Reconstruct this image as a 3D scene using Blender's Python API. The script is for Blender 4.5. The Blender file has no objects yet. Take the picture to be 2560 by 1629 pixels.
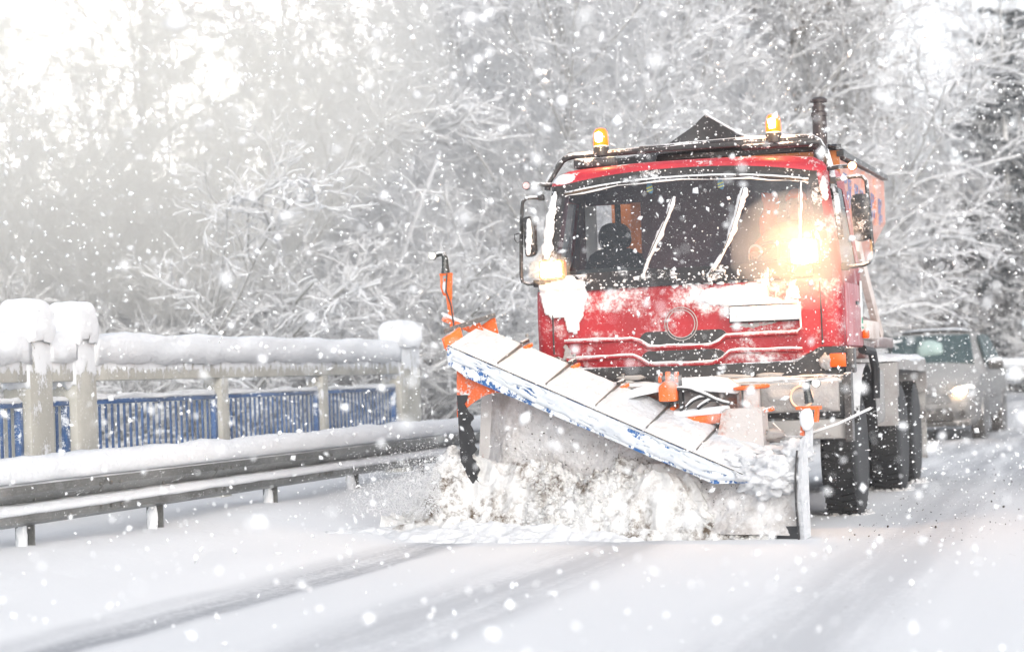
import bpy, bmesh, math, random
import numpy as np
from mathutils import Vector, Matrix, noise as mnoise
R = math.radians
scene = bpy.context.scene
COL = scene.collection
random.seed(4)

# ------------------------------------------------------------------ camera
F, CXP = 5400.0, 1280.0
ROLL, PITCH, CAMH = R(2.0), math.atan((945 - 814.5) * math.cos(R(2.0)) / 5400.0), 1.28
cd = bpy.data.cameras.new("camera")
cam = bpy.data.objects.new("camera", cd)
COL.objects.link(cam)
scene.camera = cam
_f = Vector((0, math.cos(PITCH), math.sin(PITCH)))
_u0 = Vector((0, -math.sin(PITCH), math.cos(PITCH)))
_r0 = Vector((1, 0, 0))
_r = _r0 * math.cos(ROLL) - _u0 * math.sin(ROLL)
_u = _u0 * math.cos(ROLL) + _r0 * math.sin(ROLL)
cam.matrix_world = Matrix(((_r.x, _u.x, -_f.x, 0), (_r.y, _u.y, -_f.y, 0), (_r.z, _u.z, -_f.z, CAMH), (0, 0, 0, 1)))
cd.sensor_width = 36.0
cd.sensor_fit = 'HORIZONTAL'
cd.lens = 36.0 * F / 2560.0
cd.clip_start = 0.1
cd.clip_end = 2500
cd.dof.use_dof = True
cd.dof.focus_distance = 16.3
cd.dof.aperture_fstop = 1.7

# ------------------------------------------------------------------ sky, sun, exposure
SUN_EL, SUN_AZ = R(25), R(168)          # azimuth measured from +Y towards +X
w = bpy.data.worlds.new("World")
scene.world = w
w.use_nodes = True
wn, wl = w.node_tree.nodes, w.node_tree.links
wn.clear()
sky = wn.new("ShaderNodeTexSky")
sky.sky_type = 'NISHITA'
sky.sun_disc = False
sky.sun_elevation = SUN_EL
sky.sun_rotation = SUN_AZ
sky.air_density = 1.0
sky.dust_density = 2.0
hs = wn.new("ShaderNodeHueSaturation")
hs.inputs['Saturation'].default_value = 0.40
bg = wn.new("ShaderNodeBackground")
bg.inputs['Strength'].default_value = 0.15
wo = wn.new("ShaderNodeOutputWorld")
wl.new(sky.outputs[0], hs.inputs['Color'])
# the veiled winter sun: a broad bright patch in the cloud cover ahead, low on the left
GLOW = Vector((math.sin(R(-9.5)) * math.cos(R(9)), math.cos(R(-9.5)) * math.cos(R(9)), math.sin(R(9))))
tc = wn.new("ShaderNodeTexCoord")
dp = wn.new("ShaderNodeVectorMath")
dp.operation = 'DOT_PRODUCT'
wl.new(tc.outputs['Generated'], dp.inputs[0])
dp.inputs[1].default_value = GLOW
def _glow(width, amp):
    a = wn.new("ShaderNodeMath"); a.operation = 'SUBTRACT'; a.inputs[1].default_value = 1.0
    wl.new(dp.outputs['Value'], a.inputs[0])
    b = wn.new("ShaderNodeMath"); b.operation = 'DIVIDE'; b.inputs[1].default_value = 1 - math.cos(R(width))
    wl.new(a.outputs[0], b.inputs[0])
    c = wn.new("ShaderNodeMath"); c.operation = 'EXPONENT'
    wl.new(b.outputs[0], c.inputs[0])
    d = wn.new("ShaderNodeMath"); d.operation = 'MULTIPLY'; d.inputs[1].default_value = amp
    wl.new(c.outputs[0], d.inputs[0])
    return d.outputs[0]
gs = wn.new("ShaderNodeMath"); gs.operation = 'ADD'
wl.new(_glow(6.5, 150.0), gs.inputs[0])
wl.new(_glow(14, 15.0), gs.inputs[1])
gc = wn.new("ShaderNodeVectorMath"); gc.operation = 'SCALE'
gc.inputs[0].default_value = (1.0, 0.955, 0.85)
wl.new(gs.outputs[0], gc.inputs['Scale'])
ad = wn.new("ShaderNodeVectorMath"); ad.operation = 'ADD'
wl.new(hs.outputs[0], ad.inputs[0])
wl.new(gc.outputs[0], ad.inputs[1])
wl.new(ad.outputs[0], bg.inputs['Color'])
wl.new(bg.outputs[0], wo.inputs['Surface'])
sd = bpy.data.lights.new("fill_sun", 'SUN')  # broad fill added from behind the camera; the visible sun lies ahead
sd.energy = 0.5
sd.angle = R(60)
sd.color = (1.0, 0.99, 0.98)
so = bpy.data.objects.new("fill_sun", sd)
COL.objects.link(so)
sdir = Vector((math.sin(SUN_AZ) * math.cos(SUN_EL), math.cos(SUN_AZ) * math.cos(SUN_EL), math.sin(SUN_EL)))
so.rotation_euler = sdir.to_track_quat('Z', 'Y').to_euler()
so.location = sdir * 60
vs = scene.view_settings
vs.view_transform = 'Standard'
vs.look = 'None'
vs.exposure = 0.95
vs.gamma = 1.0
vs.use_curve_mapping = False
cy = scene.cycles
cy.use_denoising = True
cy.max_bounces = 7
cy.diffuse_bounces = 3
cy.glossy_bounces = 3
cy.transmission_bounces = 4
cy.transparent_max_bounces = 12
cy.volume_bounces = 5
cy.use_adaptive_sampling = True
cy.adaptive_threshold = 0.03
cy.sample_clamp_indirect = 4.0


# ------------------------------------------------------------------ material helpers
class MT:
    def __init__(s, name):
        s.m = bpy.data.materials.new(name)
        s.m.use_nodes = True
        s.n, s.l = s.m.node_tree.nodes, s.m.node_tree.links
        s.n.clear()
        s.out = s.n.new("ShaderNodeOutputMaterial")

    def node(s, t, props=None, **inp):
        nd = s.n.new("ShaderNode" + t)
        for k, v in (props or {}).items():
            setattr(nd, k, v)
        for k, v in inp.items():
            k = k.replace('_', ' ')
            sock = nd.inputs[int(k[1:])] if (k[0] == 'i' and k[1:].isdigit()) else nd.inputs[k]
            s.set(sock, v)
        return nd

    def set(s, sock, v):
        if isinstance(v, bpy.types.NodeSocket):
            s.l.new(v, sock)
        elif isinstance(v, bpy.types.Node):
            s.l.new(v.outputs[0], sock)
        else:
            if isinstance(v, (tuple, list)) and len(v) == 3 and sock.type == 'RGBA':
                v = (*v, 1)
            sock.default_value = v

    def math(s, op, a, b=0.0, c=None, clamp=False):
        nd = s.n.new("ShaderNodeMath")
        nd.operation = op
        nd.use_clamp = clamp
        s.set(nd.inputs[0], a)
        s.set(nd.inputs[1], b)
        if c is not None:
            s.set(nd.inputs[2], c)
        return nd.outputs[0]

    def mix(s, f, a, b):
        nd = s.n.new("ShaderNodeMix")
        nd.data_type = 'RGBA'
        s.set(nd.inputs[0], f)
        s.set(nd.inputs[6], a)
        s.set(nd.inputs[7], b)
        return nd.outputs[2]

    def coords(s):
        return s.node("TexCoord").outputs['Object']

    def noise(s, vec, scale, detail=4, rough=0.55, dist=0.0):
        return s.node("TexNoise", None, Vector=vec, Scale=scale, Detail=detail, Roughness=rough, Distortion=dist).outputs[0]

    def ramp(s, v, a, b):
        nd = s.n.new("ShaderNodeMapRange")
        nd.clamp = True
        nd.interpolation_type = 'SMOOTHSTEP'
        s.set(nd.inputs[0], v)
        nd.inputs[1].default_value = a
        nd.inputs[2].default_value = b
        return nd.outputs[0]

    def principled(s, **k):
        nd = s.node("BsdfPrincipled", None, **k)
        s.l.new(nd.outputs[0], s.out.inputs['Surface'])
        return nd


def plain(name, col, rough=0.5, metal=0.0, bump=0.0, bscale=40, var=0.0, emis=None, estr=0.0, coat=0.0):
    t = MT(name)
    c = t.coords()
    base = col
    if var:
        n = t.noise(c, bscale * 0.3, 6)
        base = t.mix(t.ramp(n, 0.3, 0.7), tuple(v * (1 - var) for v in col), tuple(min(1, v * (1 + var)) for v in col))
    k = dict(Base_Color=base, Roughness=rough, Metallic=metal)
    if coat:
        k['Coat_Weight'] = coat
    p = t.principled(**k)
    if emis:
        t.set(p.inputs['Emission Color'], emis)
        p.inputs['Emission Strength'].default_value = estr
    if bump:
        b = t.node("Bump", None, Strength=bump, Distance=0.02, Height=t.noise(c, bscale, 6))
        t.l.new(b.outputs[0], p.inputs['Normal'])
    return t.m


SNOWC = (0.70, 0.715, 0.735)
GROUNDC = (0.71, 0.717, 0.727)
DIRTY = (0.50, 0.47, 0.44)


def paint_snow(name, col, cover=0.3, scale=5.0, rough=0.35, up=0.55, blobs=(), snowcol=SNOWC, metal=0.0, speck=0.16, var=0.12, coat=0.0, sharp=0.05, sc3=None, col2=None, film=0.25):
    """paint with wet snow stuck on it: patches from noise, more on upward faces, plus placed patches and specks"""
    t = MT(name)
    c = t.coords()
    cv = c
    if sc3:
        cv = t.node("Mapping", None, Vector=c, Scale=sc3).outputs[0]
    n1 = t.noise(cv, scale, 9, 0.62)
    n2 = t.noise(cv, scale * 9, 4, 0.7)
    v = t.math('ADD', n1, t.math('MULTIPLY', t.math('SUBTRACT', n2, 0.5), 0.45))
    nz = t.node("SeparateXYZ", None, Vector=t.node("NewGeometry").outputs['Normal']).outputs[2]
    v = t.math('ADD', v, t.math('MULTIPLY', t.math('MAXIMUM', nz, 0.0), up))
    sp = t.node("SeparateXYZ", None, Vector=c)
    for (x, y, z, rx, ry, rz, amp) in blobs:
        d = None
        for ax, cc, rr in ((0, x, rx), (1, y, ry), (2, z, rz)):
            if rr > 50:
                continue
            q = t.math('POWER', t.math('ABSOLUTE', t.math('DIVIDE', t.math('SUBTRACT', sp.outputs[ax], cc), rr)), 2.0)
            d = q if d is None else t.math('ADD', d, q)
        v = t.math('ADD', v, t.math('MULTIPLY', t.math('SUBTRACT', 1.0, t.ramp(d, 0.25, 1.3)), amp))
    thr = 1.0 - cover
    mask = t.ramp(v, thr - sharp, thr + sharp)
    if speck:
        vo = t.node("TexVoronoi", None, Vector=c, Scale=28.0, Randomness=1.0)
        big = t.node("TexVoronoi", None, Vector=c, Scale=11.0, Randomness=1.0)
        s1 = t.math('SUBTRACT', 1.0, t.ramp(vo.outputs['Distance'], speck * 0.7, speck))
        s2 = t.math('SUBTRACT', 1.0, t.ramp(big.outputs['Distance'], speck * 0.55, speck * 0.7))
        mask = t.math('MAXIMUM', mask, t.math('MAXIMUM', s1, s2))
    c2 = col2 or tuple(max(0, x * (1 - var * 2)) for x in col)
    base = t.mix(t.ramp(t.noise(c, 2.2, 5), 0.35, 0.65), c2, col)
    # film of road grime and melted snow
    base = t.mix(t.math('MULTIPLY', t.ramp(n2, 0.45, 0.75), film), base, (0.55, 0.53, 0.52))
    colr = t.mix(mask, base, snowcol)
    rg = t.math('ADD', rough, t.math('MULTIPLY', mask, 0.75 - rough))
    p = t.principled(Base_Color=colr, Roughness=rg, Metallic=t.math('MULTIPLY', t.math('SUBTRACT', 1.0, mask), metal))
    if coat:
        t.set(p.inputs['Coat Weight'], t.math('MULTIPLY', t.math('SUBTRACT', 1.0, mask), coat))
    h = t.math('ADD', mask, t.math('MULTIPLY', n2, t.math('MULTIPLY', mask, 0.8)))
    b = t.node("Bump", None, Strength=0.55, Distance=0.012, Height=h)
    t.l.new(b.outputs[0], p.inputs['Normal'])
    return t.m


def dirty_heap_mat():
    t = MT("ploughed dirty snow")
    c = t.coords()
    big = t.noise(c, 1.7, 5, 0.6)
    fine = t.noise(c, 17.0, 8, 0.72)
    mid = t.noise(c, 6.0, 8, 0.7)
    d = t.math('MULTIPLY', t.ramp(t.math('ADD', t.math('MULTIPLY', mid, 0.5), t.math('MULTIPLY', fine, 0.6)), 0.50, 0.66), t.math('ADD', 0.10, t.math('MULTIPLY', t.ramp(big, 0.42, 0.58), 0.9)))
    col = t.mix(d, (0.74, 0.738, 0.73), (0.13, 0.095, 0.065))
    p = t.principled(Base_Color=col, Roughness=0.8)
    p.inputs['Specular IOR Level'].default_value = 0.2
    b = t.node("Bump", None, Strength=0.9, Distance=0.03, Height=t.math('ADD', fine, mid))
    t.l.new(b.outputs[0], p.inputs['Normal'])
    return t.m


def snow_mat(name, col=SNOWC, scale=14, strength=0.35, dist=0.03, dirt=0.0, dirtcol=(0.30, 0.26, 0.22), dscale=5.0, dthr=0.55, rough=0.8):
    t = MT(name)
    c = t.coords()
    n = t.noise(c, scale, 8, 0.6)
    base = col
    if dirt:
        dn = t.noise(c, dscale, 9, 0.68)
        base = t.mix(t.math('MULTIPLY', t.ramp(dn, dthr - 0.09, dthr + 0.12), dirt), col, dirtcol)
    p = t.principled(Base_Color=base, Roughness=rough)
    p.inputs['Specular IOR Level'].default_value = 0.25
    b = t.node("Bump", None, Strength=strength, Distance=dist, Height=n)
    t.l.new(b.outputs[0], p.inputs['Normal'])
    return t.m


M = {}
M['snow'] = snow_mat("fresh snow", scale=24, strength=0.6, dist=0.03)
M['snow_soft'] = snow_mat("soft snow", scale=16, strength=0.5)
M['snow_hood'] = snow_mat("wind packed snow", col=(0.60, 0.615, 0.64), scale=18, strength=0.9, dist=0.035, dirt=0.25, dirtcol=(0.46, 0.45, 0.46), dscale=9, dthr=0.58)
M['snow_dirty'] = dirty_heap_mat()
M['snow_churn'] = snow_mat("churned snow", col=(0.68, 0.675, 0.68), scale=20, strength=0.9, dist=0.05, dirt=0.65, dirtcol=(0.30, 0.26, 0.235), dscale=2.2, dthr=0.56)
M['black'] = plain("black plastic", (0.022, 0.022, 0.024), 0.5, var=0.3, bump=0.1)
M['rubber'] = plain("tyre rubber", (0.018, 0.018, 0.019), 0.75, var=0.3, bump=0.3, bscale=60)
M['black_snow'] = paint_snow("black plastic with snow", film=0.05, col=(0.03, 0.03, 0.032), cover=0.33, scale=4, up=0.45, speck=0.2)
M['dark_snow'] = paint_snow("dark chassis steel with snow", (0.05, 0.045, 0.045), cover=0.30, scale=3, up=0.5, speck=0.2, snowcol=(0.7, 0.7, 0.7))
M['tyre'] = paint_snow("wet tyre with slush", film=0.0, col=(0.012, 0.012, 0.013), cover=0.26, scale=3.5, up=0.05, speck=0.14, rough=0.55, snowcol=(0.30, 0.29, 0.29))
M['grime_snow'] = paint_snow("panel caked with grey slush", (0.10, 0.09, 0.085), cover=0.62, scale=3.0, up=0.3, speck=0.12, snowcol=(0.36, 0.35, 0.34), sharp=0.12)
M['slush'] = snow_mat("caked grey slush", col=(0.36, 0.35, 0.345), scale=26, strength=0.6, dist=0.02, dirt=0.5, dirtcol=(0.24, 0.21, 0.20), dscale=4, dthr=0.52)
M['red'] = paint_snow("red cab paint with stuck snow", film=0.05, col=(0.36, 0.003, 0.012), cover=0.34, scale=4.5, up=0.3, speck=0.08, rough=0.5, coat=0.12, sharp=0.15, col2=(0.27, 0.002, 0.009), blobs=(
    (0.0, 0, 1.90, 99, 99, 0.20, 0.05), (-0.5, 0, 1.87, 0.36, 99, 0.11, 0.05), (0.35, 0, 1.84, 0.36, 99, 0.12, 0.12),
    (0.62, 0, 1.74, 0.34, 99, 0.11, 0.2), (0.65, 0, 1.38, 0.35, 99, 0.05, 0.16)))
M['red_roof'] = paint_snow("red roof paint", film=0.05, col=(0.46, 0.008, 0.024), cover=0.28, scale=5, up=0.10, speck=0.10, rough=0.5, coat=0.12, blobs=((-1.02, 0.2, 2.90, 0.11, 99, 0.05, 0.45),))
M['pinkside'] = paint_snow("red side paint under frost", (0.50, 0.06, 0.08), cover=0.46, scale=2.2, up=0.1, speck=0.1, sharp=0.22, snowcol=(0.66, 0.50, 0.52), sc3=(1, 1, 0.35))
M['orange'] = paint_snow("orange plough paint with snow", (0.86, 0.13, 0.012), cover=0.38, scale=7, up=0.5, speck=0.14)
M['orange_clean'] = paint_snow("bright orange paint", (0.90, 0.15, 0.012), cover=0.28, scale=9, up=0.2, speck=0.12)
M['orange_slush'] = paint_snow("orange steel frame caked in slush", (0.45, 0.12, 0.05), cover=0.54, scale=3.2, up=0.5, speck=0.12, snowcol=(0.40, 0.37, 0.37), sharp=0.15)
M['pink_slush'] = paint_snow("steel box caked in snow", (0.55, 0.16, 0.08), cover=0.62, scale=3.4, up=0.3, speck=0.1, snowcol=(0.50, 0.47, 0.46), sharp=0.15)
M['hopper'] = paint_snow("frosted orange hopper paint", (0.72, 0.24, 0.14), cover=0.42, scale=2.5, up=0.1, speck=0.10, snowcol=(0.78, 0.62, 0.57), sharp=0.3)
M['hopper_front'] = paint_snow("orange hopper front", (0.55, 0.16, 0.02), cover=0.26, scale=3, up=0.1, speck=0.14)
M['blue_flap'] = paint_snow("blue rubber flap with stuck snow", (0.02, 0.14, 0.42), cover=0.50, scale=6.0, up=0.1, speck=0.0, sharp=0.03, snowcol=(0.80, 0.84, 0.88), blobs=())
M['blue_rail'] = paint_snow("blue railing paint with frost", (0.035, 0.105, 0.27), cover=0.34, scale=9, up=0.8, speck=0.07, snowcol=(0.75, 0.79, 0.85), var=0.2)
M['concrete'] = paint_snow("weathered pale concrete with stuck snow", (0.47, 0.46, 0.415), cover=0.36, scale=11, up=0.4, speck=0.14, rough=0.85, sc3=(1, 1, 0.5), blobs=((0, 0, 1.62, 99, 99, 0.19, 0.22),))
M['galv'] = paint_snow("galvanised steel with frost", (0.24, 0.245, 0.24), cover=0.33, scale=8, up=0.6, speck=0.12, rough=0.45, metal=0.55, sc3=(1, 0.25, 1), col2=(0.15, 0.155, 0.15))
M['bark'] = plain("dark bark", (0.22, 0.21, 0.19), 0.9, var=0.4, bump=0.4)
M['bark_grey'] = plain("frosted grey bark", (0.58, 0.58, 0.575), 0.9, var=0.4)
M['needles'] = plain("dark spruce needles", (0.055, 0.072, 0.082), 0.8, var=0.4)
M['leaf'] = plain("withered brown leaves", (0.11, 0.075, 0.05), 0.85, var=0.4)
M['lining'] = plain("dark mauve cab lining", (0.10, 0.062, 0.074), 0.85, var=0.15)
M['seat'] = plain("black seat fabric", (0.02, 0.022, 0.026), 0.9)
M['hivis'] = plain("orange high visibility cloth", (0.92, 0.11, 0.02), 0.8, var=0.1, bump=0.3, bscale=12)
M['reflect'] = plain("grey reflective tape", (0.45, 0.47, 0.48), 0.4)
M['skin'] = plain("skin", (0.50, 0.29, 0.21), 0.55)
M['hair'] = plain("dark hair", (0.03, 0.02, 0.015), 0.7)
M['eye'] = plain("eye", (0.08, 0.06, 0.05), 0.2)
M['lip'] = plain("lips", (0.42, 0.16, 0.13), 0.5)
M['dash'] = plain("grey green dashboard", (0.06, 0.075, 0.072), 0.6)
M['hose'] = paint_snow("black rubber hose with snow", (0.02, 0.025, 0.025), cover=0.22, scale=6, up=0.55, speck=0.0)
M['steel'] = plain("dull steel", (0.22, 0.22, 0.21), 0.4, metal=0.8, var=0.2)
M['tarp'] = paint_snow("black tarpaulin", film=0.05, col=(0.022, 0.024, 0.028), cover=0.24, scale=4, up=0.12, speck=0.19, rough=0.45)
M['exhaust'] = paint_snow("sooty exhaust stack", film=0.05, col=(0.045, 0.032, 0.032), cover=0.24, scale=5, up=0.1, speck=0.2)
M['mirror'] = paint_snow("dark mirror casing iced over", (0.018, 0.018, 0.02), cover=0.40, scale=5, up=0.1, speck=0.14, snowcol=(0.6, 0.6, 0.62), rough=0.12)
M['amber'] = plain("amber plastic lens", (0.85, 0.09, 0.0), 0.25, emis=(1.0, 0.10, 0.0), estr=0.06)
M['amber_lit'] = plain("lit amber beacon", (0.6, 0.05, 0.0), 0.3, emis=(1.0, 0.10, 0.0), estr=2.0)
M['beacon_core'] = plain("glowing beacon core", (1, 0.8, 0.5), 0.3, emis=(1.0, 0.72, 0.32), estr=30.0)
M['lamp_hot'] = plain("lit headlamp lens", (1, 0.9, 0.7), 0.2, emis=(1.0, 0.72, 0.36), estr=60.0)
M['lamp_warm'] = plain("lit warm lens", (1, 0.85, 0.6), 0.2, emis=(1.0, 0.62, 0.25), estr=18.0)
M['lamp_ring'] = plain("lamp glowing through slush", (0.75, 0.5, 0.38), 0.6, emis=(1.0, 0.40, 0.14), estr=0.10)
M['lamp_white'] = plain("small white lamp lens", (0.85, 0.86, 0.80), 0.25, emis=(1, 1, 0.92), estr=0.25)
M['pink_lens'] = plain("small pink marker lens", (0.75, 0.45, 0.45), 0.3)
M['label'] = plain("white sticker", (0.75, 0.78, 0.76), 0.5)
M['green'] = plain("green sticker", (0.10, 0.38, 0.25), 0.5)
M['flag_blue'] = plain("blue pennant", (0.10, 0.26, 0.40), 0.6)
M['flag_yellow'] = plain("yellow pennant", (0.60, 0.58, 0.04), 0.6)
M['sign_blue'] = paint_snow("blue lettering", (0.16, 0.22, 0.48), cover=0.38, scale=8, up=0.0, speck=0.1, snowcol=(0.70, 0.55, 0.55), sharp=0.2)
M['beige'] = paint_snow("beige snow caked box", (0.40, 0.25, 0.18), cover=0.58, scale=2.5, up=0.4, speck=0.12, snowcol=(0.72, 0.64, 0.60), sharp=0.2)
M['brown'] = paint_snow("rusty brown box", (0.14, 0.06, 0.05), cover=0.36, scale=3, up=0.6, speck=0.14, snowcol=(0.66, 0.62, 0.62), sharp=0.15)
M['silver'] = paint_snow("dirty silver car paint", (0.19, 0.187, 0.187), cover=0.34, scale=2.0, up=0.45, speck=0.08, snowcol=(0.31, 0.305, 0.30), sharp=0.25, rough=0.35, metal=0.4)
M['car_dark'] = paint_snow("dark road-grimed car plastic", (0.05, 0.045, 0.04), cover=0.36, scale=6, up=0.3, speck=0.18, snowcol=(0.55, 0.52, 0.50))
M['chrome'] = plain("chrome", (0.6, 0.6, 0.6), 0.15, metal=1.0)


def glass_mat(name, tint, gloss=0.10, body=0.0, bodycol=(0.1, 0.12, 0.12), specks=0.12):
    t = MT(name)
    tr = t.node("BsdfTransparent", None, Color=tint)
    gl = t.node("BsdfGlossy", None, Color=(0.8, 0.85, 0.88), Roughness=0.08)
    df = t.node("BsdfDiffuse", None, Color=bodycol)
    sn = t.node("BsdfDiffuse", None, Color=SNOWC)
    fr = t.node("Fresnel", None, IOR=1.3)
    f = t.math('ADD', t.math('MULTIPLY', fr, 0.8), gloss * 0.3)
    m1 = t.node("MixShader", None, i0=f, i1=tr.outputs[0], i2=gl.outputs[0])
    m2 = t.node("MixShader", None, i0=body, i1=m1.outputs[0], i2=df.outputs[0])
    c = t.coords()
    vo = t.node("TexVoronoi", None, Vector=c, Scale=26.0)
    s1 = t.math('SUBTRACT', 1.0, t.ramp(vo.outputs['Distance'], specks * 0.6, specks))
    vb = t.node("TexVoronoi", None, Vector=c, Scale=60.0)
    s2 = t.math('SUBTRACT', 1.0, t.ramp(vb.outputs['Distance'], specks * 0.6, specks))
    m3 = t.node("MixShader", None, i0=t.math('MAXIMUM', s1, s2), i1=m2.outputs[0], i2=sn.outputs[0])
    t.l.new(m3.outputs[0], t.out.inputs['Surface'])
    return t.m


M['glass'] = glass_mat("windscreen glass with snow specks", (0.80, 0.80, 0.82))
M['car_glass'] = glass_mat("tinted car glass", (0.35, 0.45, 0.45), body=0.35, bodycol=(0.13, 0.19, 0.20))


# ------------------------------------------------------------------ mesh builder
class MB:
    def __init__(s):
        s.b = bmesh.new()

    def box(s, cx, cy, cz, sx, sy, sz, rot=None, bev=0.0):
        r = bmesh.ops.create_cube(s.b, size=1.0)
        vs_ = r['verts']
        mt = Matrix.Translation((cx, cy, cz)) @ (rot.to_4x4() if rot else Matrix()) @ Matrix.Diagonal((sx, sy, sz, 1))
        bmesh.ops.transform(s.b, matrix=mt, verts=vs_)
        if bev:
            es = list({e for v in vs_ for e in v.link_edges})
            bmesh.ops.bevel(s.b, geom=es, offset=bev, segments=2, affect='EDGES', profile=0.5)
        return s

    def beam(s, p0, p1, w_, h_, bev=0.0, up=(0, 0, 1)):
        p0, p1 = Vector(p0), Vector(p1)
        d = p1 - p0
        y = d.normalized()
        u = Vector(up)
        x = y.cross(u).normalized()
        z = x.cross(y)
        m = Matrix((x, y, z)).transposed()
        c = (p0 + p1) / 2
        return s.box(c.x, c.y, c.z, w_, d.length, h_, rot=m, bev=bev)

    def tube(s, pts, r, seg=8, cap=True, sx=1.0):
        pts = [Vector(p) for p in pts]
        n = len(pts)
        rr = r if isinstance(r, (list, tuple)) else [r] * n
        rings = []
        prev = None
        for i, p in enumerate(pts):
            t = (pts[min(i + 1, n - 1)] - pts[max(i - 1, 0)]).normalized()
            if prev is None:
                a = Vector((0, 0, 1)) if abs(t.z) < 0.9 else Vector((1, 0, 0))
                x = t.cross(a).normalized()
            else:
                x = (prev - t * prev.dot(t)).normalized()
            prev = x
            y = t.cross(x)
            rings.append([s.b.verts.new(p + (x * math.cos(2 * math.pi * k / seg) * sx + y * math.sin(2 * math.pi * k / seg)) * rr[i]) for k in range(seg)])
        for a, b in zip(rings, rings[1:]):
            for k in range(seg):
                s.b.faces.new((a[k], a[(k + 1) % seg], b[(k + 1) % seg], b[k]))
        if cap:
            s.b.faces.new(rings[0][::-1])
            s.b.faces.new(rings[-1])
        return s

    def prism(s, poly, axis, a0, a1, bev=0.0):
        """poly in the plane perpendicular to axis ('x': (y,z), 'y': (x,z), 'z': (x,y))"""
        def pt(q, a):
            return {'x': (a, q[0], q[1]), 'y': (q[0], a, q[1]), 'z': (q[0], q[1], a)}[axis]
        A = [s.b.verts.new(pt(q, a0)) for q in poly]
        B = [s.b.verts.new(pt(q, a1)) for q in poly]
        n = len(poly)
        fs = [s.b.faces.new(A), s.b.faces.new(B[::-1])]
        for k in range(n):
            fs.append(s.b.faces.new((A[k], A[(k + 1) % n], B[(k + 1) % n], B[k])))
        if bev:
            es = list({e for f in fs for e in f.edges})
            bmesh.ops.bevel(s.b, geom=es, offset=bev, segments=2, affect='EDGES', profile=0.5)
        return s

    def lathe(s, prof, o, axis='x', seg=24, tread=0.0):
        """prof: list of (h along the axis, radius)"""
        rings = []
        for (h, r) in prof:
            ring = []
            for k in range(seg):
                a = 2 * math.pi * k / seg
                q = r
                c_, s_ = math.cos(a) * q, math.sin(a) * q
                p = {'x': (h, c_, s_), 'y': (c_, h, s_), 'z': (c_, s_, h)}[axis]
                ring.append(s.b.verts.new((o[0] + p[0], o[1] + p[1], o[2] + p[2])))
            rings.append(ring)
        for a, b in zip(rings, rings[1:]):
            for k in range(seg):
                s.b.faces.new((a[k], a[(k + 1) % seg], b[(k + 1) % seg], b[k]))
        if prof[0][1] > 1e-4:
            s.b.faces.new(rings[0][::-1])
        if prof[-1][1] > 1e-4:
            s.b.faces.new(rings[-1])
        return s

    def grid(s, fn, nu, nv, thick=None):
        """surface fn(u,v) -> point, u,v in 0..1; thick = offset vector for a second skin"""
        G = [[s.b.verts.new(fn(i / nu, j / nv)) for j in range(nv + 1)] for i in range(nu + 1)]
        for i in range(nu):
            for j in range(nv):
                s.b.faces.new((G[i][j], G[i + 1][j], G[i + 1][j + 1], G[i][j + 1]))
        if thick is not None:
            t = Vector(thick)
            H_ = [[s.b.verts.new(v.co + t) for v in row] for row in G]
            for i in range(nu):
                for j in range(nv):
                    s.b.faces.new((H_[i][j + 1], H_[i + 1][j + 1], H_[i + 1][j], H_[i][j]))
            for i in range(nu):
                s.b.faces.new((G[i + 1][0], G[i][0], H_[i][0], H_[i + 1][0]))
                s.b.faces.new((G[i][nv], G[i + 1][nv], H_[i + 1][nv], H_[i][nv]))
            for j in range(nv):
                s.b.faces.new((G[0][j], G[0][j + 1], H_[0][j + 1], H_[0][j]))
                s.b.faces.new((G[nu][j + 1], G[nu][j], H_[nu][j], H_[nu][j + 1]))
        return s

    def blob(s, c, rad, seed=0, amp=0.25, sub=3, freq=2.0, flat=False):
        r = bmesh.ops.create_icosphere(s.b, subdivisions=sub, radius=1.0)
        c = Vector(c)
        for v in r['verts']:
            p = v.co.copy()
            k = 1 + amp * mnoise.noise(p * freq + Vector((seed * 7.3, seed * 3.1, seed))) + amp * 0.5 * mnoise.noise(p * freq * 2.7 + Vector((seed, 9, seed)))
            q = Vector((p.x * rad[0] * k, p.y * rad[1] * k, p.z * rad[2] * k))
            if flat and q.z < 0:
                q.z *= 0.15
            v.co = c + q
        return s

    def build(s, name, m, parent=None, smooth=35, recalc=True, label=None, jitter=0.0):
        if recalc:
            bmesh.ops.recalc_face_normals(s.b, faces=s.b.faces)
        if jitter:
            for v in s.b.verts:
                v.co += mnoise.noise_vector(v.co * 14.0) * jitter
        me = bpy.data.meshes.new(name)
        s.b.to_mesh(me)
        s.b.free()
        return link_mesh(name, me, m, parent, smooth, label)


def link_mesh(name, me, m, parent=None, smooth=35, label=None):
    if isinstance(m, str):
        m = M[m]
    me.materials.append(m)
    if smooth:
        me.polygons.foreach_set("use_smooth", [True] * len(me.polygons))
        if smooth < 180:
            me.set_sharp_from_angle(angle=R(smooth))
    o = bpy.data.objects.new(name, me)
    COL.objects.link(o)
    if parent:
        o.parent = parent
    if label:
        o['label'] = label
    return o


def np_mesh(name, verts, quads, m, parent=None, smooth=True):
    verts = np.asarray(verts, dtype=np.float32).reshape(-1, 3)
    quads = np.asarray(quads, dtype=np.int32)
    k = quads.shape[1]
    me = bpy.data.meshes.new(name)
    me.vertices.add(len(verts))
    me.vertices.foreach_set("co", verts.ravel())
    me.loops.add(quads.size)
    me.loops.foreach_set("vertex_index", quads.ravel())
    me.polygons.add(len(quads))
    me.polygons.foreach_set("loop_start", np.arange(0, quads.size, k, dtype=np.int32))
    me.update(calc_edges=True)
    me.validate()
    return link_mesh(name, me, m, parent, 180 if smooth else 0)


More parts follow.
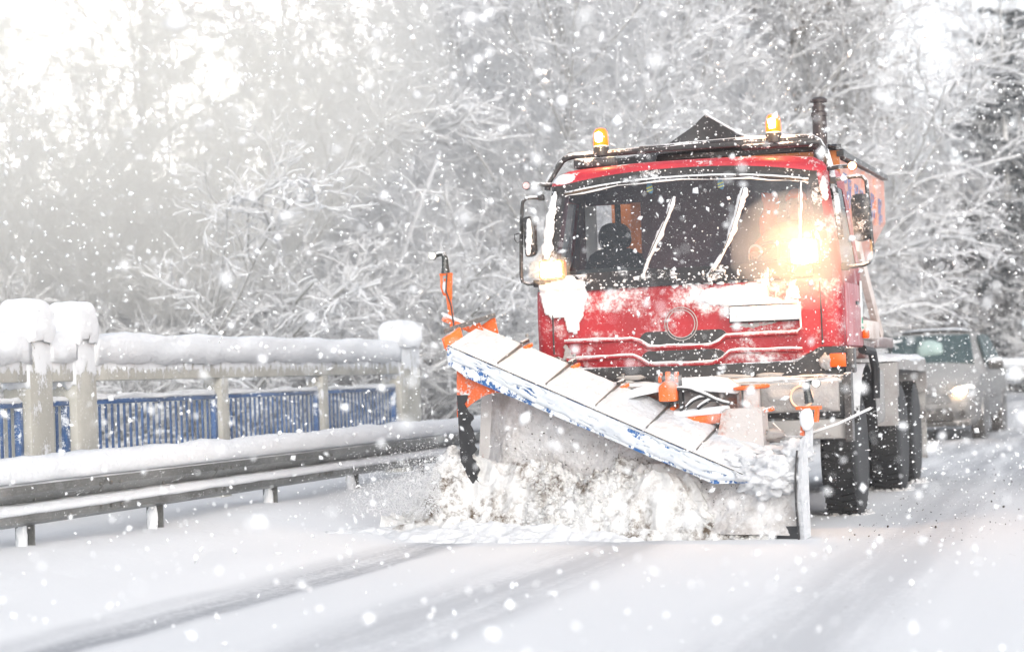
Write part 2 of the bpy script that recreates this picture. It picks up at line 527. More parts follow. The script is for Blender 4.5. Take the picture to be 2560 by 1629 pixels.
def thing(name, label, cat, loc=(0, 0, 0), rz=0.0, group=None):
    o = bpy.data.objects.new(name, None)
    COL.objects.link(o)
    o.location = loc
    o.rotation_euler = (0, 0, rz)
    o['label'] = label
    o['category'] = cat
    if group:
        o['group'] = group
    return o


def tag(o, label=None, cat=None, group=None, kind=None):
    for k, v in (('label', label), ('category', cat), ('group', group), ('kind', kind)):
        if v:
            o[k] = v
    return o


def sub_empty(name, parent, loc=(0, 0, 0)):
    o = bpy.data.objects.new(name, None)
    COL.objects.link(o)
    o.parent = parent
    o.location = loc
    return o


# ------------------------------------------------------------------ terrain
RT = R(15.6)                                   # heading of the guard rail and parapet
RP = Vector((-3.3, 14.7, 0))


def rail_b(x, y):                              # lateral distance right of the rail line
    return (x - RP.x) * math.cos(RT) - (y - RP.y) * math.sin(RT)


def sstep(a, b, x):
    t = min(1, max(0, (x - a) / (b - a)))
    return t * t * (3 - 2 * t)


def ground_z(x, y):
    b = rail_b(x, y)
    z = 0.0
    z += 0.25 * (1 - sstep(0.1, 2.3, b)) if b < 2.3 else 0.0
    if b < -1.6:
        z -= 1.5 * sstep(-1.6, -4.5, b)
    if b < -6:
        z += 0.10 * (-6 - b)
    if y > 36:
        z += 0.42 * sstep(36, 50, y)
    if b > 9.5:
        z += 0.5 * sstep(9.5, 13, b)
    far = max(0, y - 55)
    ang = math.atan2(x, max(y, 1))
    slope = 0.02 + 0.05 * sstep(-0.12, 0.02, ang) - 0.045 * sstep(0.12, 0.19, ang)
    z += min(far, 300) * slope
    n = mnoise.noise(Vector((x * 0.35, y * 0.35, 0)))
    z += n * (0.02 if 0.5 < b < 9 and y < 50 else 0.10) * (1 if y < 80 else 8)
    if y < 60:
        z += 0.012 * mnoise.noise(Vector((x * 2.5, y * 1.3, 3)))
    return z


def snow_ground_mat():
    t = MT("snow covered ground")
    c = t.node("TexCoord").outputs['Object']
    n1 = t.noise(c, 3.0, 9, 0.6)
    n2 = t.noise(c, 22.0, 6, 0.7)
    base = t.mix(t.math('MULTIPLY', t.ramp(t.noise(c, 0.5, 6), 0.45, 0.75), 0.25), GROUNDC, (0.67, 0.68, 0.695))
    p = t.principled(Base_Color=base, Roughness=0.85)
    p.inputs['Specular IOR Level'].default_value = 0.0
    b = t.node("Bump", None, Strength=0.35, Distance=0.05, Height=t.math('ADD', n1, t.math('MULTIPLY', n2, 0.35)))
    t.l.new(b.outputs[0], p.inputs['Normal'])
    return t.m


def road_mat():
    """thin driven snow over asphalt; Object x = lateral offset from the rail, y = along the road"""
    t = MT("driven snow on the road")
    c = t.node("TexCoord").outputs['Object']
    sp = t.node("SeparateXYZ", None, Vector=c)
    x, y = sp.outputs[0], sp.outputs[1]
    st = t.node("Mapping", None, Vector=c, Scale=(1.0, 0.06, 1.0)).outputs[0]
    ns = t.noise(st, 3.2, 8, 0.62)                 # long streaks
    nf = t.noise(c, 26.0, 8, 0.72)
    nm = t.noise(c, 1.6, 6, 0.6)
    xw = t.math('ADD', x, t.math('MULTIPLY', t.math('SUBTRACT', t.noise(st, 1.2, 3), 0.5), 0.8))

    def lane(c0, wd, amp):
        d = t.math('ABSOLUTE', t.math('SUBTRACT', xw, c0))
        return t.math('MULTIPLY', t.math('SUBTRACT', 1.0, t.ramp(d, wd * 0.25, wd)), amp)
    tr = t.math('ADD', lane(2.05, 0.38, 1.0), lane(3.55, 0.60, 0.60))
    tr = t.math('ADD', tr, lane(5.6, 0.7, 0.5))
    tr = t.math('ADD', tr, lane(7.4, 0.8, 0.42))
    v = t.math('MULTIPLY', tr, t.ramp(t.math('ADD', ns, t.math('MULTIPLY', nf, 0.6)), 0.52, 0.92))
    # scraped asphalt and grit behind the plough, plus painted shade under the truck
    scrape_shade = t.math('MULTIPLY', t.ramp(y, 5.0, 12.0), t.ramp(x, 2.6, 4.2))
    v2 = t.math('MULTIPLY', scrape_shade, t.math('MULTIPLY', t.ramp(t.math('ADD', t.math('MULTIPLY', ns, 0.7), t.math('MULTIPLY', nf, 0.5)), 0.44, 0.74), 0.95))
    grit = t.math('SUBTRACT', 1.0, t.ramp(t.node("TexVoronoi", None, Vector=c, Scale=9.0).outputs['Distance'], 0.05, 0.09))
    grit = t.math('MULTIPLY', grit, t.math('MULTIPLY', t.ramp(x, 4.0, 5.2), t.ramp(nm, 0.52, 0.62)))
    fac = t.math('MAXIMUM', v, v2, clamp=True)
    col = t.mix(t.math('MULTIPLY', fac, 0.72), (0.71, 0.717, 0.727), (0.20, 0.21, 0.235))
    col = t.mix(t.math('MULTIPLY', grit, 0.8), col, (0.12, 0.09, 0.07))
    p = t.principled(Base_Color=col, Roughness=0.85)
    p.inputs['Specular IOR Level'].default_value = 0.08
    h = t.math('SUBTRACT', t.math('ADD', t.math('MULTIPLY', nf, 0.35), t.math('MULTIPLY', nm, 0.6)), t.math('MULTIPLY', fac, 0.6))
    b = t.node("Bump", None, Strength=0.35, Distance=0.04, Height=h)
    t.l.new(b.outputs[0], p.inputs['Normal'])
    return t.m


def make_ground():
    xs = np.concatenate([np.linspace(-420, -40, 20)[:-1], np.linspace(-40, -8, 30)[:-1], np.linspace(-8, 14, 150)[:-1], np.linspace(14, 50, 36)[:-1], np.linspace(50, 420, 20)])
    ys = np.concatenate([np.linspace(-60, 0, 8)[:-1], np.linspace(0, 60, 330)[:-1], np.linspace(60, 120, 40)[:-1], np.linspace(120, 900, 40)])
    V = [(x, y, ground_z(x, y)) for y in ys for x in xs]
    nx, ny = len(xs), len(ys)
    Q = [(j * nx + i, j * nx + i + 1, (j + 1) * nx + i + 1, (j + 1) * nx + i) for j in range(ny - 1) for i in range(nx - 1)]
    g = np_mesh("ground", V, Q, snow_ground_mat())
    tag(g, kind='structure')
    # road sheet in the rail frame, bending to the left far behind the vehicles
    bs = np.linspace(1.0, 9.6, 60)
    as_ = np.concatenate([np.linspace(-16, 30, 240)[:-1], np.linspace(30, 130, 60)])
    V = []
    for a in as_:
        k = max(0, a - 32)
        off = -k * k * 0.010
        for b in bs:
            bb = b + off
            X = RP.x + bb * math.cos(RT) + a * math.sin(RT)
            Y = RP.y - bb * math.sin(RT) + a * math.cos(RT)
            e = sstep(0, 0.5, min(b - 1.0, 9.6 - b))
            rut = -0.012 * math.exp(-((b - 2.05) / 0.3) ** 2) - 0.008 * math.exp(-((b - 3.6) / 0.4) ** 2) - 0.008 * math.exp(-((b - 5.6) / 0.5) ** 2)
            V.append((bb, a, max(ground_z(X, Y), 0) * 1.0 + 0.005 + 0.022 * e + rut if k == 0 else ground_z(X, Y) + 0.012 + 0.02 * e))
    nx, ny = len(bs), len(as_)
    Q = [(j * nx + i, j * nx + i + 1, (j + 1) * nx + i + 1, (j + 1) * nx + i) for j in range(ny - 1) for i in range(nx - 1)]
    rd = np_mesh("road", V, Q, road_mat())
    rd.location = RP
    rd.rotation_euler = (0, 0, -RT)
    tag(rd, kind='structure')


make_ground()
RAILROT = -RT


# ------------------------------------------------------------------ guard rail
def sweep(mb, prof, a0, a1, n, fz=None, fb=None):
    """closed profile [(b,z)] swept along local y from a0 to a1; fz/fb(a, i) add to each profile point"""
    rings = []
    for j in range(n + 1):
        a = a0 + (a1 - a0) * j / n
        rings.append([mb.b.verts.new((b + (fb(a, i) if fb else 0), a, z + (fz(a, i) if fz else 0))) for i, (b, z) in enumerate(prof)])
    m = len(prof)
    for A, B in zip(rings, rings[1:]):
        for i in range(m):
            mb.b.faces.new((A[i], A[(i + 1) % m], B[(i + 1) % m], B[i]))
    mb.b.faces.new(rings[0][::-1])
    mb.b.faces.new(rings[-1])
    return mb


def wbeam_profile(z0=0.40, z1=0.71):
    h = z1 - z0
    front = [(0.0, 0), (0.03, 0.02), (0.085, 0.10), (0.085, 0.28), (0.03, 0.42), (0.015, 0.5), (0.03, 0.58), (0.085, 0.72), (0.085, 0.90), (0.03, 0.98), (0.0, 1.0)]
    fr = [(b, z0 + z * h) for b, z in front]
    back = [(b - 0.012, z) for b, z in fr[::-1]]
    return fr + back


def guard_rail(root, a0, a1, posts, zb=0.40, zt=0.71, gz=0.0):
    mb = MB()
    sweep(mb, wbeam_profile(zb, zt), a0, a1, 4)
    beam = mb.build('beam', 'galv', root, smooth=40)
    h = zt - zb

    def nz(a, i):
        if i in (0, 6):
            return 0.0
        return 0.022 * mnoise.noise(Vector((a * 1.6, i * 0.6, 0))) + 0.012 * mnoise.noise(Vector((a * 6, i * 1.3, 5)))
    prof = [(0.095, zt - 0.012), (0.110, zt + 0.025), (0.10, zt + 0.085), (0.05, zt + 0.145), (-0.03, zt + 0.155), (-0.09, zt + 0.10), (-0.085, zt + 0.01), (-0.02, zt + 0.003)]
    mb = MB()
    sweep(mb, prof, a0, a1, int((a1 - a0) * 14), nz, lambda a, i: 0.018 * mnoise.noise(Vector((a * 2.5, i * 2, 9))))
    mb.build('snow_cap', 'snow', root, smooth=180)
    zv = zb + 0.28 * h
    prof = [(0.094, zv - 0.004), (0.104, zv + 0.015), (0.088, zv + 0.036), (0.055, zv + 0.055), (0.018, zv + 0.07), (0.014, zv + 0.03), (0.05, zv + 0.004)]
    mb = MB()
    sweep(mb, prof, a0, a1, int((a1 - a0) * 14), lambda a, i: 0.008 * mnoise.noise(Vector((a * 3, i * 2, 2))), lambda a, i: 0.006 * mnoise.noise(Vector((a * 5, i * 2, 1))))
    mb.build('valley_snow', 'snow', root, smooth=180)
    for a in posts:
        mb = MB()
        mb.box(-0.055, a, (zt - 0.05 + gz) / 2 - 0.1, 0.055, 0.10, zt - 0.05 - gz + 0.2, bev=0.005)
        mb.box(0.0, a + 0.03, (zb + 0.02 + gz) / 2 - 0.1, 0.045, 0.012, zb + 0.02 - gz + 0.2)
        mb.box(-0.02, a, zt - 0.16, 0.03, 0.08, 0.14, bev=0.004)
        p = mb.build('post', 'galv', root)
        mb = MB()
        mb.blob((-0.02, a - 0.075, (zb + gz) / 2 + 0.0), (0.045, 0.035, (zb - gz) * 0.62), seed=a, amp=0.25)
        mb.build('stuck_snow', 'snow', p)
        mb = MB()
        for dz in (0.10, 0.055):
            mb.lathe([(0.0, 0.013), (0.02, 0.013), (0.024, 0.006)], (0.016, a + 0.03 * (1 if dz > .08 else -1), zb + 0.5 * h + dz - 0.08), 'x', 8)
        mb.build('bolt', 'steel', p)
    for a in [x + 0.9 for x in posts]:                       # lap joints of the rail sheets
        mb = MB()
        for db in (0, 0.16, 0.32):
            for zz in (0.80, 0.20):
                mb.lathe([(0.0, 0.014), (0.016, 0.014), (0.02, 0.005)], (0.086, a + db, zb + zz * h - (0.02 if zz > .5 else 0)), 'x', 8)
        mb.beam((0.092, a - 0.05, zt - 0.14), (0.092, a + 0.10, zt - 0.05), 0.004, 0.008)
        mb.build('joint_bolt', 'steel', beam)


gr = thing('guardrail', 'snow-topped galvanised guard rail running along the left verge to the plough', 'guardrail', RP, RAILROT)
guard_rail(gr, -7.0, 17.5, [-4.05, -2.05, -0.05, 2.0, 4.35, 6.45, 8.5, 10.5, 12.5, 14.5], gz=0.2)
g2 = thing('guardrail', 'far snow-covered guard rail beyond the silver car at the right edge', 'guardrail', (10.2, 46.6, 0.62), R(-92))
guard_rail(g2, -2.8, 16.0, [-2, 0, 2, 4, 6, 8, 10, 12, 14], zb=0.22, zt=0.56, gz=-0.2)


# ------------------------------------------------------------------ concrete bridge parapet with blue railings
def snow_loaf(mb, b0, b1, a0, a1, z0, h, over=0.03, n=30, seed=0, ends=True, sag=0.08):
    bc, bw = (b0 + b1) / 2, (b1 - b0) / 2 + over
    prof0 = []
    K = 14
    for k in range(K + 1):
        th = math.pi * k / K
        c_, s_ = math.cos(th), math.sin(th)
        prof0.append((math.copysign(abs(c_) ** 0.55, c_), max(0, s_) ** 0.5))
    rings = []
    for j in range(n + 1):
        u = j / n
        a = a0 - over + (a1 - a0 + 2 * over) * u
        e = 1.0
        if ends:
            d = min(a - (a0 - over), (a1 + over) - a) / max(h * 0.8, 0.05)
            e = max(0.0, min(1.0, d)) ** 0.42 if d < 1 else 1.0
            e = max(e, 0.04)
        ring = []
        for i, (pb, pz) in enumerate(prof0):
            nn = mnoise.noise(Vector((a * 1.4, i * 0.5, seed))) * 0.034 + mnoise.noise(Vector((a * 6, i * 1.5, seed + 4))) * 0.014
            lip = -sag * (0.6 + 0.8 * mnoise.noise(Vector((a * 3.0, 0.0 if pb > 0 else 5.0, seed + 8)))) if pz < 0.05 else 0.0
            ring.append(mb.b.verts.new((bc + pb * bw * (0.75 + 0.25 * e) + nn * (0.6 if pz < .9 else .2), a, z0 + pz * h * e + (nn if pz > 0.05 else 0) + lip * (1 if pz < .05 else 0))))
        rings.append(ring)
    for A, B in zip(rings, rings[1:]):
        for i in range(len(A)):
            mb.b.faces.new((A[i], A[(i + 1) % len(A)], B[(i + 1) % len(A)], B[i]))
    mb.b.faces.new(rings[0][::-1])
    mb.b.faces.new(rings[-1])
    return mb


pp = thing('bridge_parapet', 'pale concrete bridge parapet with snow-capped pillars and blue railing panels', 'parapet', RP, RAILROT)
BF = -1.08                                         # front face of the parapet


def pillar(a0, a1, top=1.80, cap=0.26, depth=0.24):
    p = MB().box(BF + 0.012 - depth / 2, (a0 + a1) / 2, top / 2 - 0.3, depth, a1 - a0, top + 0.6, bev=0.012).build('pillar', 'concrete', pp)
    def capf(u, v):
        # u round the pillar, v from the lower rim to the crown: superellipse dome with a soft drooping rim
        an = 2 * math.pi * u
        ca, sa = math.cos(an), math.sin(an)
        hw, hl = depth / 2 + 0.045, (a1 - a0) / 2 + 0.045
        ph = math.pi / 2 * v
        rr = math.cos(ph) ** 0.32 if v < 1 else 0.0
        e = 0.34
        x = math.copysign(abs(ca) ** e, ca) * hw * rr
        y = math.copysign(abs(sa) ** e, sa) * hl * rr
        z = top - 0.05 + (cap + 0.03) * math.sin(ph) ** 0.95
        n_ = 1.6 * mnoise.noise(Vector((x * 6, y * 6 + a0, z * 5)))
        n2_ = mnoise.noise(Vector((x * 20, y * 20 + a0, z * 12)))
        k = 1 + 0.05 * n_ + 0.02 * n2_
        if v == 0:
            z -= 0.05 + 0.05 * mnoise.noise(Vector((an * 2, a0, 3)))
            k *= 0.90
        return Vector((BF + 0.012 - depth / 2 + x * k, (a0 + a1) / 2 + y * k, z + 0.012 * n_))
    MB().grid(capf, 56, 22).build('snow_cap', 'snow_soft', p, smooth=180)
    # snow plastered on the end that faces the oncoming weather
    MB().grid(lambda u, v: (BF + 0.02 - depth - 0.01 + (depth + 0.0) * u, a0 - 0.055 * (min(1, 6 * u, 6 * (1 - u), 5 * v, 2.5) + 0.5 * mnoise.noise(Vector((u * 3, v * 3, a0)))) - 0.002, top - 0.03 - 0.44 * (1 - v) * (1 + 0.12 * mnoise.noise(Vector((u * 5, a0, 2))))), 14, 20, thick=(0, 0.04, 0)).build('blown_snow', 'snow_soft', p, smooth=180)
    return p


pillar(2.01, 2.39)
pillar(2.79, 3.16)
pillar(11.1, 11.85, cap=0.24)
MB().prism([(11.3, 0.85), (11.65, 0.85), (11.65, 1.3), (11.3, 1.3)], 'x', BF + 0.014, BF + 0.02).build('plaque', 'concrete', pp)
for a0, a1, sn in ((-3.0, 2.01, -3.0), (2.39, 2.79, 2.39), (3.16, 11.1, 3.16)):
    n_ = max(12, int((a1 - a0) * 12))
    bo = MB().box(BF - 0.11, (a0 + a1) / 2, 1.475, 0.215, a1 - a0 - 0.004, 0.19, bev=0.01).build('top_beam', 'concrete', pp)
    snow_loaf(MB(), BF - 0.22, BF, a0, a1, 1.555, 0.225, over=0.025, n=n_, seed=a0, ends=False, sag=0.05).build('beam_snow', 'snow_soft', bo, smooth=180)
for a in (-0.5, 5.80, 8.52):
    MB().box(BF - 0.10, a + 0.085, 0.55, 0.19, 0.17, 1.66, bev=0.008).build('post', 'concrete', pp)


def railing_panel(a0, a1, seed=0):
    mb = MB()
    b = BF - 0.07
    mb.box(b, (a0 + a1) / 2, 1.205, 0.045, a1 - a0, 0.045, bev=0.004)
    mb.box(b, (a0 + a1) / 2, 0.36, 0.045, a1 - a0, 0.045, bev=0.004)
    for e in (a0 + 0.03, a1 - 0.03):
        mb.box(b, e, 0.78, 0.05, 0.06, 0.80, bev=0.004)
    n = max(1, round((a1 - a0 - 0.12) / 0.118))
    for k in range(1, n):
        a = a0 + 0.06 + (a1 - a0 - 0.12) * k / n
        mb.box(b, a, 0.78, 0.012, 0.030, 0.80)
    p = mb.build('railing_panel', 'blue_rail', pp)
    mb = MB()
    snow_loaf(mb, b - 0.02, b + 0.022, a0, a1, 1.228, 0.03, over=0.006, n=max(6, int((a1 - a0) * 14)), seed=seed + 3, sag=0.01)
    mb.build('rail_snow', 'snow', p, smooth=180)


for k, (a0, a1) in enumerate(((-0.30, 1.99), (2.41, 2.77), (3.18, 5.78), (5.99, 8.50), (8.71, 11.08))):
    railing_panel(a0, a1, k)

# ------------------------------------------------------------------ the truck
TY = R(16)
TRUCK = thing('snow_plow_truck', 'red snow plough truck with lit amber beacons and orange front blade', 'truck', (1.38, 17.24, 0), -TY)

ZL = [1.335, 1.36, 1.45, 1.60, 1.76, 1.90, 1.975, 2.10, 2.22, 2.36, 2.50, 2.64, 2.755, 2.80, 2.845, 2.89, 2.935, 2.972, 2.995]
WL = [1.235, 1.245, 1.25, 1.252, 1.253, 1.252, 1.25, 1.24, 1.225, 1.205, 1.185, 1.165, 1.148, 1.142, 1.138, 1.125, 1.09, 1.02, 0.90]
FL = [0.015, 0.005, 0, 0, 0, 0.003, 0.012, 0.045, 0.07, 0.095, 0.12, 0.145, 0.165, 0.165, 0.155, 0.165, 0.20, 0.27, 0.38]
UX = [-1, -0.955, -0.93, -0.8, -0.66, -0.52, -0.36, -0.2, 0, 0.2, 0.36, 0.52, 0.66, 0.8, 0.93, 0.955, 1]
CABY = 1.36


def cab_outline(i, inset=0.0):
    """ring of (x,y,z) for z level i; returns list, in the order front (17), right side, back, left side"""
    w_, f_, z = WL[i] - inset, FL[i] + inset, ZL[i]
    r = 0.10
    pts = []
    crown = 0.045 if z > 2.8 else 0.0
    cr = {11: 0.03, 12: 0.085, 13: 0.09, 14: 0.085, 15: 0.075, 16: 0.055, 17: 0.03, 18: 0.015}.get(i, 0.0)
    for u in UX:
        x = u * (w_ - r)
        y = f_ + 0.05 * abs(u) ** 3
        zz = z + cr * (1 - abs(u) ** 2.2)
        if i == 0 and abs(u) > 0.8:
            zz = 1.44
        if i == 1 and abs(u) > 0.8:
            zz = 1.445
        if i <= 1 and abs(abs(u) - 0.8) < 0.01:
            zz = 1.36 + 0.01 * i
        if i == 2 and abs(u) > 0.8:
            zz = 1.47
        pts.append((x, y, zz))
    yc = f_ + 0.05
    low = 1.44 + 0.01 * i if i <= 1 else (1.47 if i == 2 else z)
    for k in range(1, 5):
        a = math.pi / 2 * k / 5
        pts.append((w_ - r + r * math.sin(a), yc + r - r * math.cos(a), low))
    ys = [yc + r, 0.42, 0.62, 0.80, 0.98, 1.14, CABY - inset]
    for y in ys:
        pts.append((w_, y, low))
    for x in (0.9, 0.62, 0.3, 0.0, -0.3, -0.62, -0.66, -1.04, -1.08):
        pts.append((max(-w_ + .01, min(w_ - .01, x)), CABY - inset, low + crown * (z - 2.8) * 5 * 0.8))
    for y in ys[::-1]:
        pts.append((-w_, y, low))
    for k in range(4, 0, -1):
        a = math.pi / 2 * k / 5
        pts.append((-(w_ - r + r * math.sin(a)), yc + r - r * math.cos(a), low))
    return pts


NF, NS = len(UX), 7
# segment index ranges round the ring
def cab_shell(name_sel, inset=0.0):
    rings = [cab_outline(i, inset) for i in range(len(ZL))]
    n = len(rings[0])
    b = bmesh.new()
    vr = [[b.verts.new(p) for p in r] for r in rings]
    for i in range(len(ZL) - 1):
        for k in range(n):
            if name_sel(i, k, n):
                b.faces.new((vr[i][k], vr[i][(k + 1) % n], vr[i + 1][(k + 1) % n], vr[i + 1][k]))
    if name_sel(len(ZL) - 1, 0, n):
        b.faces.new(vr[-1])
    if name_sel(-1, 0, n):
        b.faces.new(vr[0][::-1])
    for v in [v for v in b.verts if not v.link_faces]:
        b.verts.remove(v)
    m = MB.__new__(MB)
    m.b = b
    return m


def is_wind(i, k, n):
    return 7 <= i < 12 and 1 <= k < NF - 2


def is_side(i, k, n):
    s0 = NF - 1 + 4 + 1
    rs = range(s0, s0 + 5)
    l0 = n - 4 - 7
    ls = range(l0 + 1, l0 + 6)
    return 7 <= i < 12 and (k in rs or k in ls)


def is_back(i, k, n):
    b0 = NF + 4 + 7
    return 8 < i < 12 and k == b0 + 6


def body_sel(i, k, n):
    if i == -1:
        return True
    if i >= 14:
        return False
    if i == len(ZL) - 1:
        return False
    return not (is_wind(i, k, n) or is_side(i, k, n) or is_back(i, k, n))


cab = cab_shell(lambda i, k, n: body_sel(i, k, n) and not (i >= 6 and (k < NF or k >= n - 5))).build('cab', 'red', TRUCK)
cab_shell(lambda i, k, n: i >= 14).build('roof', 'red_roof', cab)
cab_shell(lambda i, k, n: body_sel(i, k, n) and (i >= 6 and i >= 0 and (k < NF or k >= n - 5)) and i != -1).build('windscreen_surround', 'black_snow', cab)
cab_shell(is_wind, inset=-0.004).build('windscreen', 'glass', TRUCK)
cab_shell(lambda i, k, n: is_side(i, k, n) and k < n / 2, inset=0.004).build('side_window', 'glass', cab)
cab_shell(lambda i, k, n: is_side(i, k, n) and k >= n / 2, inset=0.004).build('side_window', 'glass', cab)
cab_shell(lambda i, k, n: (i == -1 or 4 <= i < len(ZL)) and not (i >= 0 and (is_wind(i, k, n) or is_side(i, k, n) or is_back(i, k, n))), inset=0.03).build('cab_lining', 'lining', TRUCK)
# frosted side panels of the cab (seen at the truck's left, below the window)
for s in (-1, 1):
    MB().box(s * 1.256, 0.72, 1.70, 0.006, 1.06, 0.50, bev=0.002).build('door_panel', 'pinkside', cab)
    MB().box(s * 1.262, 0.92, 1.80, 0.016, 0.16, 0.03, bev=0.004).build('door_handle', 'black', cab)
MB().box(1.263, 1.20, 1.78, 0.004, 0.12, 0.42).build('sticker', 'label', cab)
MB().box(1.266, 1.20, 1.60, 0.004, 0.12, 0.015).build('sticker_band', 'green', cab)
MB().box(1.266, 1.20, 1.66, 0.004, 0.08, 0.05).build('sticker_band', 'green', cab)
MB().box(1.285, 1.25, 1.545, 0.05, 0.10, 0.07, bev=0.012).build('side_marker', 'amber', TRUCK)
# panel gaps on the front
for s in (-1, 1):
    x = s * 1.09
    MB().tube([(x, 0.008, 1.46), (x * 1.0, 0.004, 1.7), (x * 0.995, 0.010, 1.96)], 0.007, 6).build('panel_gap', 'black', cab)

# wiper bay and the black band below the glass
MB().grid(lambda u, v: (-0.80 + 1.83 * u, -0.018 + 0.055 * v + 0.045 * abs((-0.8 + 1.83 * u) / 1.14) ** 3, (1.965 + 0.04 * u) + (0.145 - 0.02 * u) * v), 30, 3, thick=(0, 0.03, 0)).build('wiper_bay', paint_snow('black scuttle with snow crumbs', (0.02, 0.02, 0.022), cover=0.36, scale=7, up=0.05, speck=0.2, film=0.05), TRUCK)
mb = MB()
for k in range(60):
    x = random.choice((-0.45, 0.05, 0.30, 0.62, 0.1)) + random.gauss(0, 0.10)
    mb.blob((x, -0.008 + random.random() * 0.02, 1.975 + 0.10 * random.random() ** 1.8), (0.008 + 0.030 * random.random() ** 2, 0.012, 0.006 + 0.022 * random.random() ** 2), seed=k, amp=0.6, sub=2)
mb.build('wiper_bay_snow', 'snow', TRUCK, smooth=180)
# dark rubber seal and a line of snow along the top of the glass
top = [cab_outline(12)[k] for k in range(1, NF - 1)]
MB().tube([(p[0], p[1] - 0.008, p[2] + 0.012) for p in top], 0.016, 6).build('windscreen_seal', 'black_snow', TRUCK)
MB().tube([(p[0], p[1] - 0.018, p[2] - 0.012 + 0.006 * math.sin(i * 2.1)) for i, p in enumerate(top)], [0.0015 + 0.008 * abs(math.sin(i * 2.3 + 0.6)) ** 2 for i in range(len(top))], 5).build('seal_snow', 'snow', TRUCK, jitter=0.008)
# snow frozen to the side pillars
def strip(mb, pts, ws, y_, th=0.018, seed=0, n=22):
    """lumpy strip of stuck snow along (x,z) points with widths"""
    P = [Vector((p[0], y_ if len(p) < 3 else p[2], p[1])) for p in pts]
    L = np.cumsum([0] + [(P[i + 1] - P[i]).length for i in range(len(P) - 1)])
    def at(t):
        s_ = t * L[-1]
        i = min(len(P) - 2, max(0, int(np.searchsorted(L, s_)) - 1))
        f = (s_ - L[i]) / max(1e-6, L[i + 1] - L[i])
        return P[i].lerp(P[i + 1], f), (P[i + 1] - P[i]).normalized(), ws[i] * (1 - f) + ws[i + 1] * f
    def fn(u, v):
        p, t, w_ = at(u)
        side = Vector((t.z, 0, -t.x))
        e = mnoise.noise(Vector((u * 9 + seed, (0 if v < .5 else 7) + seed, 1))) * 0.8 + 0.5 * mnoise.noise(Vector((u * 30, seed, 3 if v < .5 else 6)))
        q = (v - 0.5) * 2 * w_ * (1 + 0.7 * e)
        edge = min(1, min(u, 1 - u) * 10)
        bulge = (1 - (2 * v - 1) ** 2) * th * (0.6 + 0.6 * mnoise.noise(Vector((u * 14, v * 3, seed))) + 0.3) * edge
        return p + side * q * (0.4 + 0.6 * edge) + Vector((0, -bulge, 0))
    return mb.grid(fn, n, 6, thick=(0, 0.012, 0))


strip(MB(), [(-1.085, 2.80, 0.20), (-1.12, 2.60, 0.165), (-1.14, 2.42, 0.135), (-1.155, 2.24, 0.10)], [0.022, 0.038, 0.042, 0.045], 0.1, seed=3, n=36).build('pillar_snow', 'snow', TRUCK, smooth=180)
strip(MB(), [(1.12, 2.80, 0.20), (1.12, 2.72, 0.18), (1.14, 2.60, 0.16)], [0.01, 0.035, 0.022], 0.15, seed=5).build('pillar_snow', 'snow', TRUCK, smooth=180)
strip(MB(), [(1.06, 2.36, 0.10), (1.075, 2.28, 0.08), (1.07, 2.18, 0.06)], [0.008, 0.028, 0.022], 0.09, seed=8).build('pillar_snow', 'snow', TRUCK, smooth=180)


# wipers with frozen snow
def wiper(pts, ws, arm):
    w_ = MB().tube([(p[0], p[2] - 0.012, p[1]) for p in pts], 0.007, 6).build('wiper', 'black', TRUCK)
    mb = MB()
    strip(mb, [(p[0] + 0.006, p[1], p[2] - 0.016) for p in pts], ws, 0, th=0.03, seed=pts[0][0] * 9, n=40)
    mb.build('frozen_snow', 'snow', w_, smooth=180)
    MB().tube([(p[0] + 0.004, p[2] - 0.05, p[1]) for p in pts[1:]], 0.0035, 5).build('blade', 'black', w_)
    MB().tube([(arm[0], 0.0, arm[1]), (pts[0][0], pts[0][2] - 0.02, pts[0][1]), (pts[1][0], pts[1][2] - 0.03, pts[1][1])], [0.016, 0.014, 0.008], 6).build('wiper_arm', 'hose', w_)


def gy(z):
    return np.interp(z, ZL, FL)


wiper([(-0.345, 2.06, gy(2.06)), (-0.285, 2.22, gy(2.22)), (-0.20, 2.40, gy(2.4)), (-0.14, 2.53, gy(2.53)), (-0.085, 2.70, gy(2.70))], [0.02, 0.014, 0.026, 0.014, 0.034], (-0.36, 2.02))
wiper([(0.215, 2.06, gy(2.06)), (0.33, 2.25, gy(2.25)), (0.39, 2.40, gy(2.4)), (0.43, 2.52, gy(2.52)), (0.49, 2.74, gy(2.74))], [0.022, 0.012, 0.032, 0.024, 0.046], (0.20, 2.02))
wiper([(0.91, 2.10, gy(2.1)), (0.925, 2.30, gy(2.3)), (0.935, 2.50, gy(2.5)), (0.94, 2.76, gy(2.76))], [0.010, 0.012, 0.016, 0.016], (0.88, 2.03))

# grille slots, ledges, emblem ring, plate
def rounded(pts, r=0.03, n=4):
    out = []
    P = [Vector((*p, 0)) for p in pts]
    m = len(P)
    for i in range(m):
        a, b, c = P[i - 1], P[i], P[(i + 1) % m]
        d1, d2 = (a - b), (c - b)
        rr = min(r, d1.length * 0.45, d2.length * 0.45)
        q1, q2 = b + d1.normalized() * rr, b + d2.normalized() * rr
        for k in range(n + 1):
            t = k / n
            q = q1 * (1 - t) ** 2 + b * 2 * t * (1 - t) + q2 * t * t
            out.append((q.x, q.y))
    return out


grille = MB().prism(rounded([(-0.385, 1.55), (-0.33, 1.612), (0.30, 1.612), (0.355, 1.56), (0.295, 1.502), (-0.295, 1.502)]), 'y', -0.006, 0.02).build('grille_slot', 'black_snow', TRUCK)
MB().prism(rounded([(-0.375, 1.41), (-0.32, 1.458), (0.27, 1.458), (0.33, 1.415), (0.27, 1.372), (-0.295, 1.366)]), 'y', -0.006, 0.02).build('grille_slot', 'black_snow', TRUCK)


